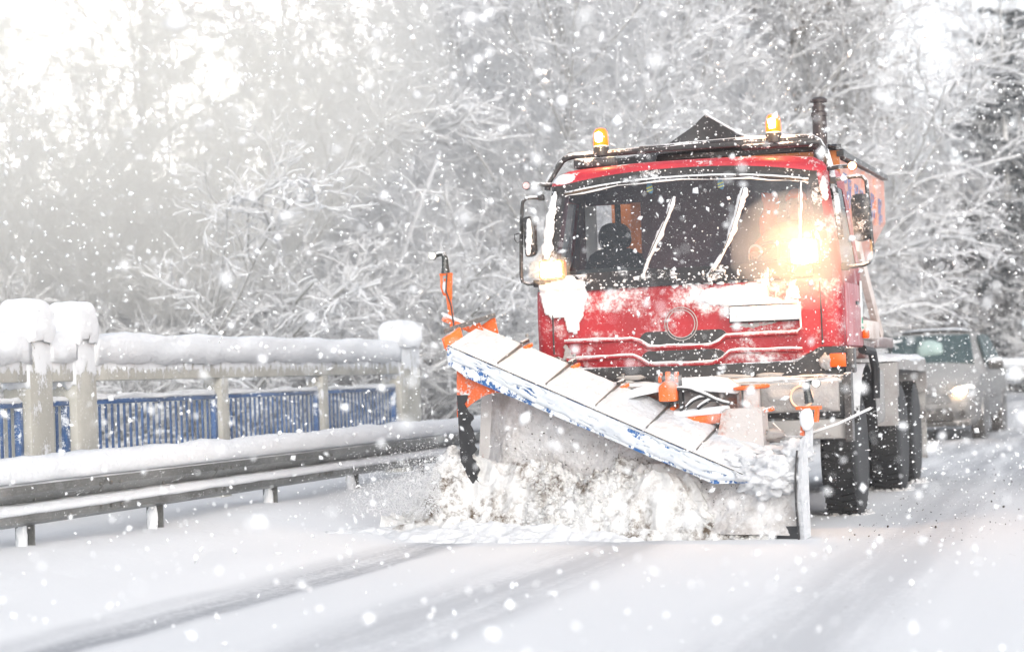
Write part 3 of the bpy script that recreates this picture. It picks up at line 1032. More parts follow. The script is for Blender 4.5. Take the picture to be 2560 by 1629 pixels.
def ledge(pts, seed):
    P = []
    for i in range(len(pts) - 1):
        for k in range(6):
            t = k / 6
            P.append((pts[i][0] * (1 - t) + pts[i + 1][0] * t, pts[i][1] * (1 - t) + pts[i + 1][1] * t))
    P.append(pts[-1])
    Q = [(P[max(0, i - 1)][1] + P[i][1] + P[min(len(P) - 1, i + 1)][1]) / 3 for i in range(len(P))]
    o = MB().tube([(P[i][0], -0.012, Q[i] - 0.012) for i in range(len(P))], 0.016, 8).build('front_ledge', 'red', TRUCK)
    MB().tube([(P[i][0], -0.022, Q[i] + 0.003) for i in range(len(P))], [0.008 + 0.010 * mnoise.noise(Vector((P[i][0] * 9, seed, 0))) for i in range(len(P))], 7).build('ledge_snow', 'snow', o, smooth=180, jitter=0.008)


ledge([(-0.99, 1.566), (-0.44, 1.572), (-0.37, 1.549), (-0.29, 1.498), (0.21, 1.494), (0.26, 1.512), (0.325, 1.566), (0.905, 1.572)], 1)
ledge([(-0.98, 1.424), (-0.44, 1.438), (-0.37, 1.411), (-0.29, 1.360), (0.21, 1.355), (0.29, 1.384), (0.363, 1.448), (0.935, 1.436)], 2)
mb = MB()
for rr in (0.132, 0.112):
    mb.tube([(-0.03 + rr * math.cos(a), -0.010, 1.667 + rr * math.sin(a)) for a in [2 * math.pi * k / 40 for k in range(41)]], 0.0045, 5, cap=False)
em = mb.build('emblem_ring', 'slush', TRUCK)
MB().lathe([(-0.008, 0.108), (0.02, 0.108)], (-0.03, 0, 1.667), 'y', 36).build('emblem_disc', 'red', em)
pl_ = MB().box(0.645, -0.012, 1.722, 0.565, 0.02, 0.135, bev=0.006).build('plate_holder', 'black', TRUCK)
MB().grid(lambda u, v: (0.37 + 0.55 * u, -0.028 - 0.012 * (mnoise.noise(Vector((u * 9, v * 3, 1))) + 0.6), 1.665 + 0.118 * v), 40, 10, thick=(0, 0.012, 0)).build('plate_snow', 'snow', pl_, smooth=180)
MB().tube([(0.36, -0.02, 1.80), (0.905, -0.02, 1.80), (0.925, -0.02, 1.78), (0.93, -0.02, 1.60), (0.90, -0.02, 1.575)], 0.008, 6).build('plate_frame', 'snow', pl_)

# thick snow clumps on the front panel
def clump(poly, y0, th, seed, mat='snow', name='stuck_snow', nx=44, nz=36):
    """plate of snow filling polygon (x,z)"""
    xs = [p[0] for p in poly]
    zs = [p[1] for p in poly]
    x0, x1, z0, z1 = min(xs), max(xs), min(zs), max(zs)

    def dist(px, pz):
        inside = False
        dm = 9
        for i in range(len(poly)):
            (ax, az), (bx, bz) = poly[i - 1], poly[i]
            if (az > pz) != (bz > pz) and px < (bx - ax) * (pz - az) / (bz - az) + ax:
                inside = not inside
            t = max(0, min(1, ((px - ax) * (bx - ax) + (pz - az) * (bz - az)) / ((bx - ax) ** 2 + (bz - az) ** 2)))
            dm = min(dm, math.hypot(px - ax - t * (bx - ax), pz - az - t * (bz - az)))
        return dm if inside else -dm
    b = bmesh.new()
    G = {}
    for i in range(nx + 1):
        for j in range(nz + 1):
            x, z = x0 + (x1 - x0) * i / nx, z0 + (z1 - z0) * j / nz
            d = dist(x, z) + 0.020 * mnoise.noise(Vector((x * 22, z * 22, seed))) + 0.010 * mnoise.noise(Vector((x * 60, z * 60, seed)))
            if d > 0:
                h = th * min(1, d / 0.05) ** 0.5 * (0.75 + 0.35 * mnoise.noise(Vector((x * 12, z * 12, seed + 3))) + 0.2 * mnoise.noise(Vector((x * 40, z * 40, seed))))
                G[i, j] = b.verts.new((x, y0(z) - h if callable(y0) else y0 - h, z))
    for i in range(nx):
        for j in range(nz):
            q = [G.get(k) for k in ((i, j), (i + 1, j), (i + 1, j + 1), (i, j + 1))]
            if all(q):
                b.faces.new(q)
    for v in [v for v in b.verts if not v.link_faces]:
        b.verts.remove(v)
    bnd = [e for e in b.edges if e.is_boundary]
    r = bmesh.ops.extrude_edge_only(b, edges=bnd)
    for v in r['geom']:
        if isinstance(v, bmesh.types.BMVert):
            v.co.y = (y0(v.co.z) if callable(y0) else y0) + 0.015
    m = MB.__new__(MB)
    m.b = b
    return m.build(name, mat, TRUCK, smooth=180)


clump([(-1.20, 2.03), (-1.08, 2.06), (-0.92, 2.11), (-0.87, 2.06), (-0.79, 2.05), (-0.795, 1.90), (-0.845, 1.76), (-0.885, 1.62), (-0.965, 1.62), (-1.0, 1.745), (-1.10, 1.74), (-1.17, 1.80), (-1.19, 1.92)], lambda z: 0.02 if z < 1.98 else -0.012, 0.035, 3, 'snow')
clump([(0.13, 1.93), (0.45, 1.965), (0.62, 1.98), (0.68, 2.06), (0.70, 1.97), (0.66, 1.86), (0.78, 1.83), (0.92, 1.815), (0.93, 1.78), (0.36, 1.78), (0.2, 1.80), (0.10, 1.86)], 0.006, 0.028, 9)
clump([(0.80, 1.83), (0.86, 1.98), (0.90, 1.98), (0.93, 1.82)], 0.006, 0.02, 5, 'snow', nx=20, nz=20)
clump([(-1.03, 1.41), (-0.99, 1.56), (-0.95, 1.48), (-0.91, 1.42), (-0.93, 1.40)], 0.008, 0.012, 12, 'slush', nx=20, nz=20)
clump([(0.27, 1.62), (0.36, 1.655), (0.75, 1.65), (0.70, 1.63), (0.40, 1.60)], 0.008, 0.012, 15, 'slush', nx=40, nz=14)
clump([(-1.09, 2.862), (-1.05, 2.90), (-0.93, 2.945), (-0.88, 2.935), (-0.91, 2.905), (-1.0, 2.885), (-1.07, 2.85)], lambda z: 0.225 + (z - 2.86) * 0.25, 0.03, 6, 'snow', nx=24, nz=16)

# corner headlamps on the front pillars
def corner_lamp(x, z, w_, h_, mat):
    hous = MB().box(x, -0.035, z, w_ + 0.035, 0.11, h_ + 0.03, bev=0.018).build('headlamp', 'orange_clean', TRUCK)
    MB().box(x, -0.098, z, w_ - 0.01, 0.022, h_ - 0.005, bev=0.008).build('lens', mat, hous)
    return hous


corner_lamp(-1.065, 2.145, 0.17, 0.125, 'lamp_hot')
hr_ = corner_lamp(0.985, 2.19, 0.20, 0.17, 'lamp_hot')
MB().lathe([(-0.15, 0.0), (-0.145, 0.06), (-0.125, 0.09), (-0.10, 0.098)], (0.985, 0, 2.19), 'y', 28).build('spot_lens', 'lamp_hot', hr_)
for (x, z, e) in ((-1.065, 2.145, 3.5), (0.985, 2.19, 18)):
    ld = bpy.data.lights.new('headlamp_light', 'POINT')
    ld.energy = e
    ld.color = (1.0, 0.46, 0.17)
    ld.shadow_soft_size = 0.06
    lo = bpy.data.objects.new('headlamp_light', ld)
    COL.objects.link(lo)
    lo.parent = TRUCK
    lo.location = (x, -0.24, z)

# bumper zone -------------------------------------------------------------
MB().box(0, 0.12, 1.245, 2.50, 0.22, 0.20, bev=0.02).build('bumper', 'black_snow', TRUCK)
MB().prism([(-1.25, 1.24), (-1.25, 1.44), (-1.06, 1.44), (-0.88, 1.33), (0.88, 1.33), (1.06, 1.44), (1.25, 1.44), (1.25, 1.24)], 'y', -0.004, 0.10).build('bumper_corner', 'black_snow', TRUCK)
for s in (-1, 1):
    h_ = MB().box(s * 1.19, -0.02, 1.333, 0.17, 0.07, 0.125, bev=0.012).build('indicator', 'black', TRUCK)
    MB().box(s * 1.215, -0.062, 1.333, 0.125, 0.018, 0.105, bev=0.006).build('lens', 'amber', h_)
    MB().blob((s * 1.12, -0.05, 1.325), (0.05, 0.03, 0.065), seed=s + 5, amp=0.4).build('stuck_snow', 'slush', h_, smooth=180)
    MB().box(s * 1.295, 0.10, 1.33, 0.07, 0.16, 0.20, bev=0.015).build('corner_guard', 'dark_snow', TRUCK)
    # lower lamp carriers
    c = MB().box(s * 0.93, 0.03, 1.055, 0.74, 0.22, 0.33, bev=0.02).build('lamp_carrier', 'black_snow', TRUCK)
    MB().grid(lambda u, v: (s * (0.60 + 0.62 * u), -0.10 - 0.030 * (0.7 + mnoise.noise(Vector((u * 5, v * 3, s)))) * min(1, 8 * min(u, 1 - u, v, 1 - v)), 0.935 + 0.235 * v), 34, 16, thick=(0, 0.03, 0)).build('lamp_cover', 'slush', c, smooth=180)
    MB().tube([(s * 0.93 + 0.085 * math.cos(a), -0.135, 1.055 + 0.085 * math.sin(a)) for a in [2 * math.pi * k / 28 for k in range(29)]], 0.010, 8, cap=False, ).build('lamp_ring', 'lamp_ring' if s > 0 else 'black', c)
    MB().box(s * 0.93, 0.04, 0.80, 0.70, 0.20, 0.16, bev=0.03).build('lower_bumper', 'grime_snow', TRUCK)
    MB().prism([(-0.12, 0.70), (-0.12, 1.225), (0.02, 1.24), (0.02, 0.70)], 'x', s * 1.26, s * 1.315).build('bumper_end', 'dark_snow', TRUCK)
MB().box(0, 0.04, 1.15, 2.50, 0.16, 0.04).build('bumper_lip', 'black', TRUCK)
mb = MB()
snow_loaf(mb, -0.03, 0.09, -1.24, 1.24, 0.0, 0.035, over=0.0, n=80, seed=3, sag=0.01)
for v in mb.b.verts:
    v.co = Vector((v.co.y, -0.04 - (v.co.x - 0.03) * -1, 1.172 + v.co.z))
mb.build('lip_snow', 'snow', TRUCK, smooth=180)
mb = MB()
for k in range(12):
    mb.blob((-1.0 + 1.9 * random.random(), -0.02, 1.17 + 0.09 * random.random()), (0.06 + 0.09 * random.random(), 0.03, 0.02), seed=k + 30, amp=0.5, sub=2)
mb.build('stuck_snow', 'grime_snow', TRUCK, smooth=180)

# chassis, axles, wheels -----------------------------------------------------
MB().tube([(0, 0.3, 0.72), (0, 7.4, 0.72)], 0.16, 12).build('backbone', 'dark_snow', TRUCK)
MB().box(0, 3.9, 0.98, 0.85, 6.4, 0.22, bev=0.02).build('chassis_frame', 'dark_snow', TRUCK)
MB().box(0, 1.4, 1.2, 1.9, 1.9, 0.30, bev=0.03).build('engine_floor', 'dark_snow', TRUCK)


def wheel_meshes():
    Rr, W = 0.545, 0.30
    prof = [(-W / 2, 0.30), (-W / 2 - 0.005, 0.38), (-W / 2 + 0.005, 0.48), (-W / 2 + 0.02, 0.525)]
    tread = MB().lathe(prof + [(-W / 2 + 0.04, Rr)] + [(W / 2 - 0.04, Rr)] + [(-h, r) for h, r in prof[::-1]], (0, 0, 0), 'x', 48)
    for k in range(48):                                # tread blocks
        a = 2 * math.pi * k / 48
        for sx in (-1, 1):
            mt = Matrix.Rotation(a + (0.035 if sx > 0 else 0), 3, 'X')
            p = mt @ Vector((sx * 0.072, 0, Rr + 0.004))
            rot = mt @ Matrix.Rotation(sx * 0.25, 3, 'Z')
            tread.box(p.x, p.y, p.z, 0.118, 0.045, 0.018, rot=rot)
    tyre = tread
    rim = MB().lathe([(-0.12, 0.30), (-0.10, 0.285), (-0.02, 0.27), (0.02, 0.16), (0.10, 0.14), (0.13, 0.10), (0.13, 0.0)], (0, 0, 0), 'x', 30)
    return tyre, rim


_ty, _ri = wheel_meshes()
w0 = sub_empty('wheel', TRUCK, (1.03, 1.60, 0.545))
t0 = _ty.build('tyre', 'tyre', w0, smooth=30)
r0 = _ri.build('rim', 'dark_snow', w0, smooth=40)
for (x, y, s) in ((-1.03, 1.60, -1), (1.05, 4.90, 1), (-1.05, 4.90, -1), (1.05, 6.30, 1), (-1.05, 6.30, -1), (0.72, 4.90, 1), (0.72, 6.30, 1)):
    wq = w0.copy()
    COL.objects.link(wq)
    wq.parent = TRUCK
    wq.location = (x, y, 0.545)
    wq.rotation_euler = (0.4 * y, 0, math.pi if s < 0 else 0)
    for ch in (t0, r0):
        c = ch.copy()
        COL.objects.link(c)
        c.parent = wq
# mudguards
def arch(yc, r0_, x0, x1, a0, a1, n=16, th=0.02):
    mb = MB()
    mb.grid(lambda u, v: (x0 + (x1 - x0) * v, yc - math.cos(a0 + (a1 - a0) * u) * r0_, 0.56 + math.sin(a0 + (a1 - a0) * u) * r0_), n, 6, thick=(0, 0, 0.0))
    return mb


for s in (-1, 1):
    mg = MB()
    mg.grid(lambda u, v: (s * (0.82 + 0.42 * v), 1.60 - math.cos(R(20) + R(150) * u) * 0.68, 0.58 + math.sin(R(20) + R(150) * u) * 0.72), 20, 3, thick=(0, 0, -0.012))
    mg.build('mudguard', 'black_snow', TRUCK)
    mg = MB()
    mg.prism(rounded([(3.95, 1.10), (4.02, 1.33), (6.95, 1.33), (7.05, 1.10), (7.02, 0.95), (6.95, 1.20), (4.10, 1.24), (4.05, 0.95)], 0.05), 'x', s * 0.55, s * 1.25)
    o = mg.build('rear_mudguard', 'slush', TRUCK)
    MB().prism([(3.93, 1.30), (3.93, 0.70), (3.98, 0.70), (3.98, 1.30)], 'x', s * 0.56, s * 1.245).build('mud_flap', 'slush', TRUCK)
    mb = MB()
    snow_loaf(mb, s * 0.9 - 0.35, s * 0.9 + 0.35, 3.95, 7.05, 1.325, 0.06, over=0.0, n=40, seed=s, sag=0.02)
    mb.build('mudguard_snow', 'snow', o, smooth=180)
    MB().prism([(7.06, 0.25), (7.08, 1.10), (7.10, 1.10), (7.10, 0.25)], 'x', s * 0.75, s * 1.22).build('mud_flap', 'grime_snow', TRUCK)
    # side tanks and boxes between the axles
    MB().box(s * 0.98, 2.75, 1.00, 0.46, 0.90, 0.50, bev=0.05).build('fuel_tank', 'grime_snow', TRUCK)
    MB().box(s * 1.02, 2.70, 1.60, 0.34, 0.85, 0.17, bev=0.02).build('equipment_box', 'beige', TRUCK)
    MB().box(s * 0.98, 2.75, 1.43, 0.32, 0.70, 0.17, bev=0.02).build('equipment_box', 'brown', TRUCK)
    MB().box(s * 1.00, 4.2, 1.50, 0.24, 1.5, 0.10, bev=0.015).build('equipment_box', 'brown', TRUCK)
    MB().tube([(s * 1.22, 1.50, 1.42), (s * 1.27, 1.78, 1.40), (s * 1.28, 1.88, 1.25), (s * 1.27, 1.90, 1.0)], 0.04, 8).build('wheel_arch_trim', 'black', TRUCK)
    # struts that carry the hopper
    MB().beam((s * 1.0, 3.2, 2.40), (s * 1.04, 4.5, 1.55), 0.06, 0.14).build('strut', 'beige', TRUCK)
    MB().beam((s * 1.0, 4.4, 1.66), (s * 1.0, 3.1, 1.72), 0.05, 0.07).build('strut', 'brown', TRUCK)

# hopper (salt spreader)
HX = 1.03
sec = [(-HX, 3.09), (-HX, 2.62), (-0.62, 1.75), (0.62, 1.75), (HX, 2.62), (HX, 3.09)]
mb = MB()
A = [mb.b.verts.new((x, 2.0 + (0 if z > 2.3 else 0.25), z)) for x, z in sec]
B = [mb.b.verts.new((x, 5.5 - (0 if z > 2.8 else (0.0 if z > 2.3 else 1.1)), z + (0.08 if z > 3 else 0.12 if z > 2.3 else 0))) for x, z in sec]
mb.b.faces.new(B[::-1])
for k in range(len(sec)):
    mb.b.faces.new((A[k], A[(k + 1) % 6], B[(k + 1) % 6], B[k]))
hop = mb.build('hopper', 'hopper', TRUCK, smooth=20)
MB().prism([(-HX, 3.17), (-HX, 2.62), (-0.62, 1.78), (0.62, 1.78), (HX, 2.62), (HX, 3.17)], 'y', 1.965, 1.998).build('front_wall', 'hopper_front', hop)
mb = MB()
mb.beam((HX + 0.01, 1.95, 3.14), (HX + 0.01, 5.55, 3.21), 0.06, 0.05)
mb.beam((-HX - 0.01, 1.95, 3.14), (-HX - 0.01, 5.55, 3.21), 0.06, 0.05)
mb.box(0, 1.96, 3.20, 2.1, 0.05, 0.04)
mb.build('rim_rail', 'black_snow', hop)
for y in (2.7, 3.6, 4.5):
    MB().beam((HX + 0.012, y, 3.12), (HX + 0.012, y + 0.02, 2.66), 0.03, 0.05).build('hopper_rib', 'hopper', hop)
# lettering on the hopper side: slanted blue characters in pairs
def glyph(mb, y, z, k):
    sl = 0.22
    def bar(y0, z0, y1, z1, t=0.045):
        mb.prism([(y0, z0), (y0 + t, z0), (y1 + t, z1), (y1, z1)], 'x', HX + 0.004, HX + 0.010)
    h = 0.15
    bar(y, z - h, y + sl * h, z)
    bar(y + 0.20, z - h * 0.45, y + 0.20 + sl * h * .45, z)
    mb.prism([(y + 0.04, z - 0.022), (y + 0.21, z - 0.022), (y + 0.22, z), (y + 0.05, z)], 'x', HX + 0.004, HX + 0.010)
    mb.prism([(y + 0.04, z - 0.085), (y + 0.21, z - 0.085), (y + 0.22, z - 0.063), (y + 0.05, z - 0.063)], 'x', HX + 0.004, HX + 0.010)
    if k % 2:
        bar(y + 0.09, z - h * 1.5, y + 0.14, z - h * 0.6, 0.04)
    bar(y + 0.02, z - h * 1.75, y + 0.05, z - h * 1.15, 0.05)
    bar(y + 0.22, z - h * 1.55, y + 0.24, z - h * 1.0, 0.05)


mb = MB()
for k, (y, z) in enumerate(((2.12, 2.99), (2.46, 2.96), (2.92, 2.95), (3.30, 2.93), (4.20, 2.96), (4.85, 2.95))):
    glyph(mb, y, z, k)
mb.build('lettering', 'sign_blue', hop)

# black tarpaulin heaped over the hopper
TP = [(-0.98, 3.16), (-0.87, 3.20), (-0.66, 3.225), (-0.45, 3.29), (-0.23, 3.43), (-0.10, 3.535), (0.06, 3.43), (0.22, 3.33), (0.42, 3.27), (0.68, 3.245), (1.04, 3.20)]


def tarp_fn(u, v):
    x = -0.98 + 2.02 * u
    z = np.interp(x, [p[0] for p in TP], [p[1] for p in TP])
    k = 1 - 0.85 * v
    zz = 3.20 + (z - 3.20) * k + 0.02 * mnoise.noise(Vector((x * 4, v * 3, 1)))
    return (x + 0.12 * v * (1 - abs(x)), 1.75 + 2.2 * v, zz + (-0.0 if v > 0 else 0))


mb = MB()
mb.grid(tarp_fn, 60, 10, thick=(0, 0, -0.012))
mb.grid(lambda u, v: (-0.98 + 2.02 * u, 1.75 + 0.03 * math.sin(u * 17) * v, tarp_fn(u, 0)[2] * (1 - v) + v * min(tarp_fn(u, 0)[2] - 0.01, (3.165 + 0.075 * (1 - abs(u * 2 - 1.1) ** 2) if u > 0.2 else 3.13))), 60, 5, thick=(0, 0.012, 0))
mb.build('tarpaulin', 'tarp', TRUCK)
MB().tube([(x, 1.742, z + 0.004) for x, z in TP[5:9]], 0.010, 6).build('tarp_edge_snow', 'snow', TRUCK)

# roof rack with beacons
rk = MB().tube([(-1.225, 0.48, 2.84), (-1.215, 0.49, 2.91), (-1.10, 0.5, 3.07), (-1.06, 0.5, 3.10), (-1.0, 0.5, 3.112), (-0.42, 0.5, 3.122), (-0.09, 0.5, 3.142), (0.5, 0.5, 3.155), (1.0, 0.5, 3.142), (1.05, 0.5, 3.11), (1.10, 0.5, 3.02), (1.14, 0.48, 2.83)], 0.028, 8)
rk.box(0.30, 0.5, 3.13, 1.46, 0.05, 0.055, bev=0.01)
rk.box(0.75, 0.52, 3.10, 0.65, 0.10, 0.05, bev=0.02)
rk.build('roof_rack', 'black_snow', TRUCK)
MB().box(-0.81, 0.52, 3.045, 0.36, 0.12, 0.085, bev=0.02).build('light_box', 'black_snow', TRUCK)


def beacon(x, z, glow):
    b_ = MB().lathe([(0.0, 0.062), (0.05, 0.066), (0.075, 0.064), (0.085, 0.055)], (x, 0.5, z), 'z', 20).build('beacon', 'black_snow', TRUCK)
    MB().lathe([(0.0, 0.058), (0.012, 0.062), (0.08, 0.06), (0.115, 0.054), (0.138, 0.038), (0.146, 0.0)], (x, 0.5, z + 0.085), 'z', 20).build('amber_dome', 'amber_lit', b_)
    MB().lathe([(0.0, 0.0), (0.01, 0.026), (0.07, 0.03), (0.09, 0.0)], (x, 0.425, z + 0.105), 'z', 14).build('lamp_core', 'beacon_core', b_)
    ld = bpy.data.lights.new('beacon_light', 'POINT')
    ld.energy = glow
    ld.color = (1.0, 0.45, 0.12)
    ld.shadow_soft_size = 0.05
    lo = bpy.data.objects.new('beacon_light', ld)
    COL.objects.link(lo)
    lo.parent = b_
    lo.location = (x, 0.38, z + 0.16)


beacon(-0.755, 3.10, 3)
beacon(0.69, 3.12, 5)

# exhaust stack with rain cap
ex = MB().lathe([(2.30, 0.062), (2.95, 0.064), (3.40, 0.062), (3.425, 0.062), (3.43, 0.070), (3.46, 0.070), (3.47, 0.060), (3.515, 0.060), (3.52, 0.048), (3.55, 0.048)], (0.925, 1.55, 0), 'z', 20)
ex.build('exhaust_stack', 'exhaust', TRUCK)
ecap = MB().lathe([(3.545, 0.02), (3.55, 0.072), (3.57, 0.074), (3.59, 0.05), (3.595, 0.0)], (0.925, 1.55, 0), 'z', 20).build('rain_cap', 'exhaust', TRUCK)
MB().tube([(1.02, 0.52, 3.08), (1.10, 0.52, 3.02), (1.145, 0.45, 2.86), (1.19, 0.35, 2.6), (1.225, 0.25, 2.3)], 0.035, 8).build('intake_pipe', 'black_snow', TRUCK)

# side marker lamps on stalks
for s in (-1, 1):
    st = MB().tube([(s * 1.14, 0.34, 2.865), (s * 1.24, 0.32, 2.875), (s * 1.33, 0.30, 2.872)], [0.020, 0.018, 0.014], 8).build('marker_stalk', 'black_snow', TRUCK)
    MB().lathe([(-0.03, 0.02), (-0.025, 0.034), (0.012, 0.036), (0.02, 0.030)], (s * 1.345, 0.28, 2.868), 'y', 18).build('marker_rim', 'orange_clean' if s > 0 else 'black', st)
    MB().lathe([(-0.006, 0.0), (-0.004, 0.027), (0.0, 0.029), (0.01, 0.029)], (s * 1.345, 0.25, 2.868), 'y', 18).build('marker_lens', 'lamp_warm' if s > 0 else 'pink_lens', st)


# mirrors
def mirror(s, fr, gl):
    st = MB().tube(fr, 0.016, 8).build('mirror_arm', 'black_snow', TRUCK)
    xm, zm, w_, h_ = gl
    MB().prism(rounded([(xm - w_, zm + h_), (xm + w_, zm + h_), (xm + w_ * 1.02, zm - h_ * 0.9), (xm - w_ * 0.7, zm - h_)], 0.05, 5), 'y', 0.08, 0.16, bev=0.008).build('mirror_head', 'mirror', st)
    MB().box(fr[0][0], fr[0][1], fr[0][2], 0.05, 0.06, 0.05, bev=0.008).build('bracket', 'black', st)
    MB().box(fr[-1][0], fr[-1][1], fr[-1][2], 0.06, 0.07, 0.06, bev=0.008).build('bracket', 'black', st)


mirror(1, [(1.20, 0.18, 2.755), (1.26, 0.16, 2.765), (1.40, 0.15, 2.777), (1.435, 0.15, 2.768), (1.462, 0.15, 2.735), (1.478, 0.15, 2.5), (1.492, 0.15, 2.18), (1.487, 0.15, 2.125), (1.46, 0.15, 2.09), (1.42, 0.15, 2.075), (1.33, 0.16, 2.066), (1.27, 0.18, 2.07)], (1.412, 2.44, 0.072, 0.19))
mirror(-1, [(-1.20, 0.18, 2.755), (-1.28, 0.16, 2.757), (-1.325, 0.15, 2.752), (-1.352, 0.15, 2.725), (-1.36, 0.15, 2.66), (-1.372, 0.15, 2.45), (-1.385, 0.15, 2.12), (-1.375, 0.15, 2.07), (-1.33, 0.16, 2.05), (-1.255, 0.18, 2.05)], (-1.29, 2.43, 0.05, 0.17))
strip(MB(), [(-1.285, 2.58, 0.075), (-1.285, 2.43, 0.075), (-1.30, 2.28, 0.075)], [0.018, 0.026, 0.02], 0.07, seed=11).build('mirror_snow', 'snow', TRUCK, smooth=180)
MB().tube([(-1.385, 0.15, 2.47), (-1.43, 0.15, 2.46), (-1.43, 0.15, 2.42), (-1.41, 0.15, 2.39), (-1.385, 0.15, 2.40)], 0.004, 5).build('mirror_wire', 'black', TRUCK)

# cab interior
MB().box(0, 0.75, 1.72, 2.3, 1.15, 0.06).build('cab_floor', 'lining', TRUCK)
MB().grid(lambda u, v: (-1.12 + 2.24 * u, 0.10 + 0.34 * v, 2.06 + 0.075 * math.sin(v * math.pi * 0.8) + 0.02 * math.sin(u * 9)), 30, 8, thick=(0, 0, -0.30)).build('dashboard', 'dash', TRUCK)


def seat(x, y=0.95):
    s_ = MB().box(x, y - 0.15, 1.92, 0.50, 0.50, 0.16, bev=0.05).build('seat', 'seat', TRUCK)
    MB().prism(rounded([(x - 0.27, 1.95), (x - 0.26, 2.25), (x - 0.15, 2.36), (x + 0.15, 2.36), (x + 0.26, 2.25), (x + 0.27, 1.95)], 0.08), 'y', y + 0.06, y + 0.20, bev=0.02).build('backrest', 'seat', s_)
    MB().prism(rounded([(x - 0.135, 2.36), (x - 0.13, 2.52), (x - 0.07, 2.575), (x + 0.07, 2.575), (x + 0.13, 2.52), (x + 0.135, 2.36)], 0.06), 'y', y + 0.07, y + 0.18, bev=0.02).build('headrest', 'seat', s_)


seat(-0.80)
seat(0.80)
MB().box(-0.83, CABY - 0.01, 2.56, 0.05, 0.02, 0.42).build('window_bar', 'seat', TRUCK)
MB().box(-0.66, CABY - 0.055, 2.54, 0.085, 0.02, 0.44).build('hopper_strip', 'hopper_front', TRUCK)  # orange strip standing in for the hopper seen through the rear window
MB().box(-1.06, CABY - 0.06, 2.5, 0.10, 0.012, 0.5).build('daylight_strip', 'reflect', TRUCK)  # grey strip painted as the pale daylight seen through the rear window
sw = MB()
mt = Matrix.Translation((0.68, 0.52, 2.20)) @ Matrix.Rotation(R(38), 4, 'X')
sw.tube([mt @ Vector((0.215 * math.cos(a), 0.215 * math.sin(a), 0)) for a in [2 * math.pi * k / 36 for k in range(37)]], 0.015, 8, cap=False)
for a in (R(90), R(210), R(330)):
    sw.tube([mt @ Vector((0, 0, -0.03)), mt @ Vector((0.21 * math.cos(a), 0.21 * math.sin(a), 0))], 0.012, 6)
sw.tube([mt @ Vector((0, 0, -0.03)), mt @ Vector((0, 0, -0.35))], 0.03, 8)
sw.build('steering_wheel', 'black', TRUCK)
# hanging pennants at the top of the windscreen
for x in (-0.30, 0.285):
    p_ = MB().prism(rounded([(x - 0.022, 2.80), (x - 0.005, 2.845), (x + 0.02, 2.82), (x + 0.034, 2.77), (x + 0.02, 2.735), (x - 0.018, 2.755)], 0.01, 2), 'y', 0.225, 0.232).build('pennant', 'flag_blue', TRUCK)
    mb = MB()
    mb.prism([(x - 0.02, 2.788), (x + 0.026, 2.802), (x + 0.026, 2.79), (x - 0.02, 2.776)], 'y', 0.218, 0.224)
    mb.prism([(x - 0.016, 2.762), (x + 0.028, 2.775), (x + 0.028, 2.765), (x - 0.016, 2.752)], 'y', 0.218, 0.224)
    mb.build('yellow_stripe', 'flag_yellow', p_)


# ------------------------------------------------------------------ front blade
# blade frame: t = distance from the right (viewer) end, off = backwards from the cutting edge, z up
PR0 = Vector((2.12, 15.80, 0))
PB = Vector((-0.844, 0.536, 0)).normalized()
PN = Vector((0.536, 0.844, 0)).normalized()
TM = TRUCK.matrix_basis.inverted() if False else (Matrix.Translation((1.38, 17.24, 0)) @ Matrix.Rotation(-TY, 4, 'Z')).inverted()


def P(t, off, z):
    return TM @ (PR0 + PB * t + PN * off + Vector((0, 0, z)))


def zback(t): return 0.51 + 0.395 * t
def zfront(t): return 0.335 + 0.405 * t
def zflap(t): return 0.175 + 0.392 * t


PLOW = sub_empty('front_blade', TRUCK, (0, 0, 0))
PLOW['label'] = 'angled orange snow plough blade buried in snow'


def mold(u, v):
    t = 0.02 + 3.0 * u
    zb = zback(t) - 0.01
    prof = [(0.0, 0.06), (0.12, 0.18), (0.24, 0.42), (0.30, 0.68), (0.32, 0.86), (0.35, 1.0)]
    f = v * 5
    i = min(4, int(f))
    f -= i
    o = prof[i][0] * (1 - f) + prof[i + 1][0] * f
    z = (prof[i][1] * (1 - f) + prof[i + 1][1] * f) * zb
    o *= 0.15 + 0.85 * min(1, t / 1.3)
    return P(t, o, z)


MB().grid(mold, 30, 20, thick=(0.0, 0.02, 0)).build('moldboard', paint_snow("orange moldboard under snow", (0.85, 0.14, 0.015), cover=0.64, scale=4.5, up=0.0, speck=0.0, snowcol=(0.6, 0.59, 0.58)), PLOW)


def face_snow(u, v):
    t = 0.06 + 2.86 * u
    e = min(1, 7 * u, 14 * (1 - u), 6 * (1 - v) + 0.25)
    e = max(e, 0.0)
    vv = 0.07 + 0.86 * v
    p = mold((t - 0.02) / 3.0, vv)
    d = (0.12 + 0.09 * mnoise.noise(Vector((t * 2.2 + vv * 2, vv * 2.2, 4))) + 0.05 * abs(mnoise.noise(Vector((t * 5 + vv * 5, vv * 4, 2)))) + 0.02 * mnoise.noise(Vector((t * 22, vv * 16, 8)))) * e
    nrm = (TM.to_3x3() @ PN)
    return p - nrm * d


MB().grid(face_snow, 110, 44, thick=None).build('caked_snow', 'snow_churn', PLOW, smooth=180)
MB().grid(lambda u, v: P(0.03 + 0.72 * u, -0.03 + 0.03 * v, 0.015 + 0.11 * v), 6, 2, thick=(0, 0.03, 0)).build('cutting_edge', 'black', PLOW)
MB().grid(lambda u, v: P(0.75 + 2.2 * u, -0.03 + 0.03 * v, 0.015 + 0.09 * v), 6, 2, thick=(0, 0.03, 0)).build('cutting_edge', 'black', PLOW)
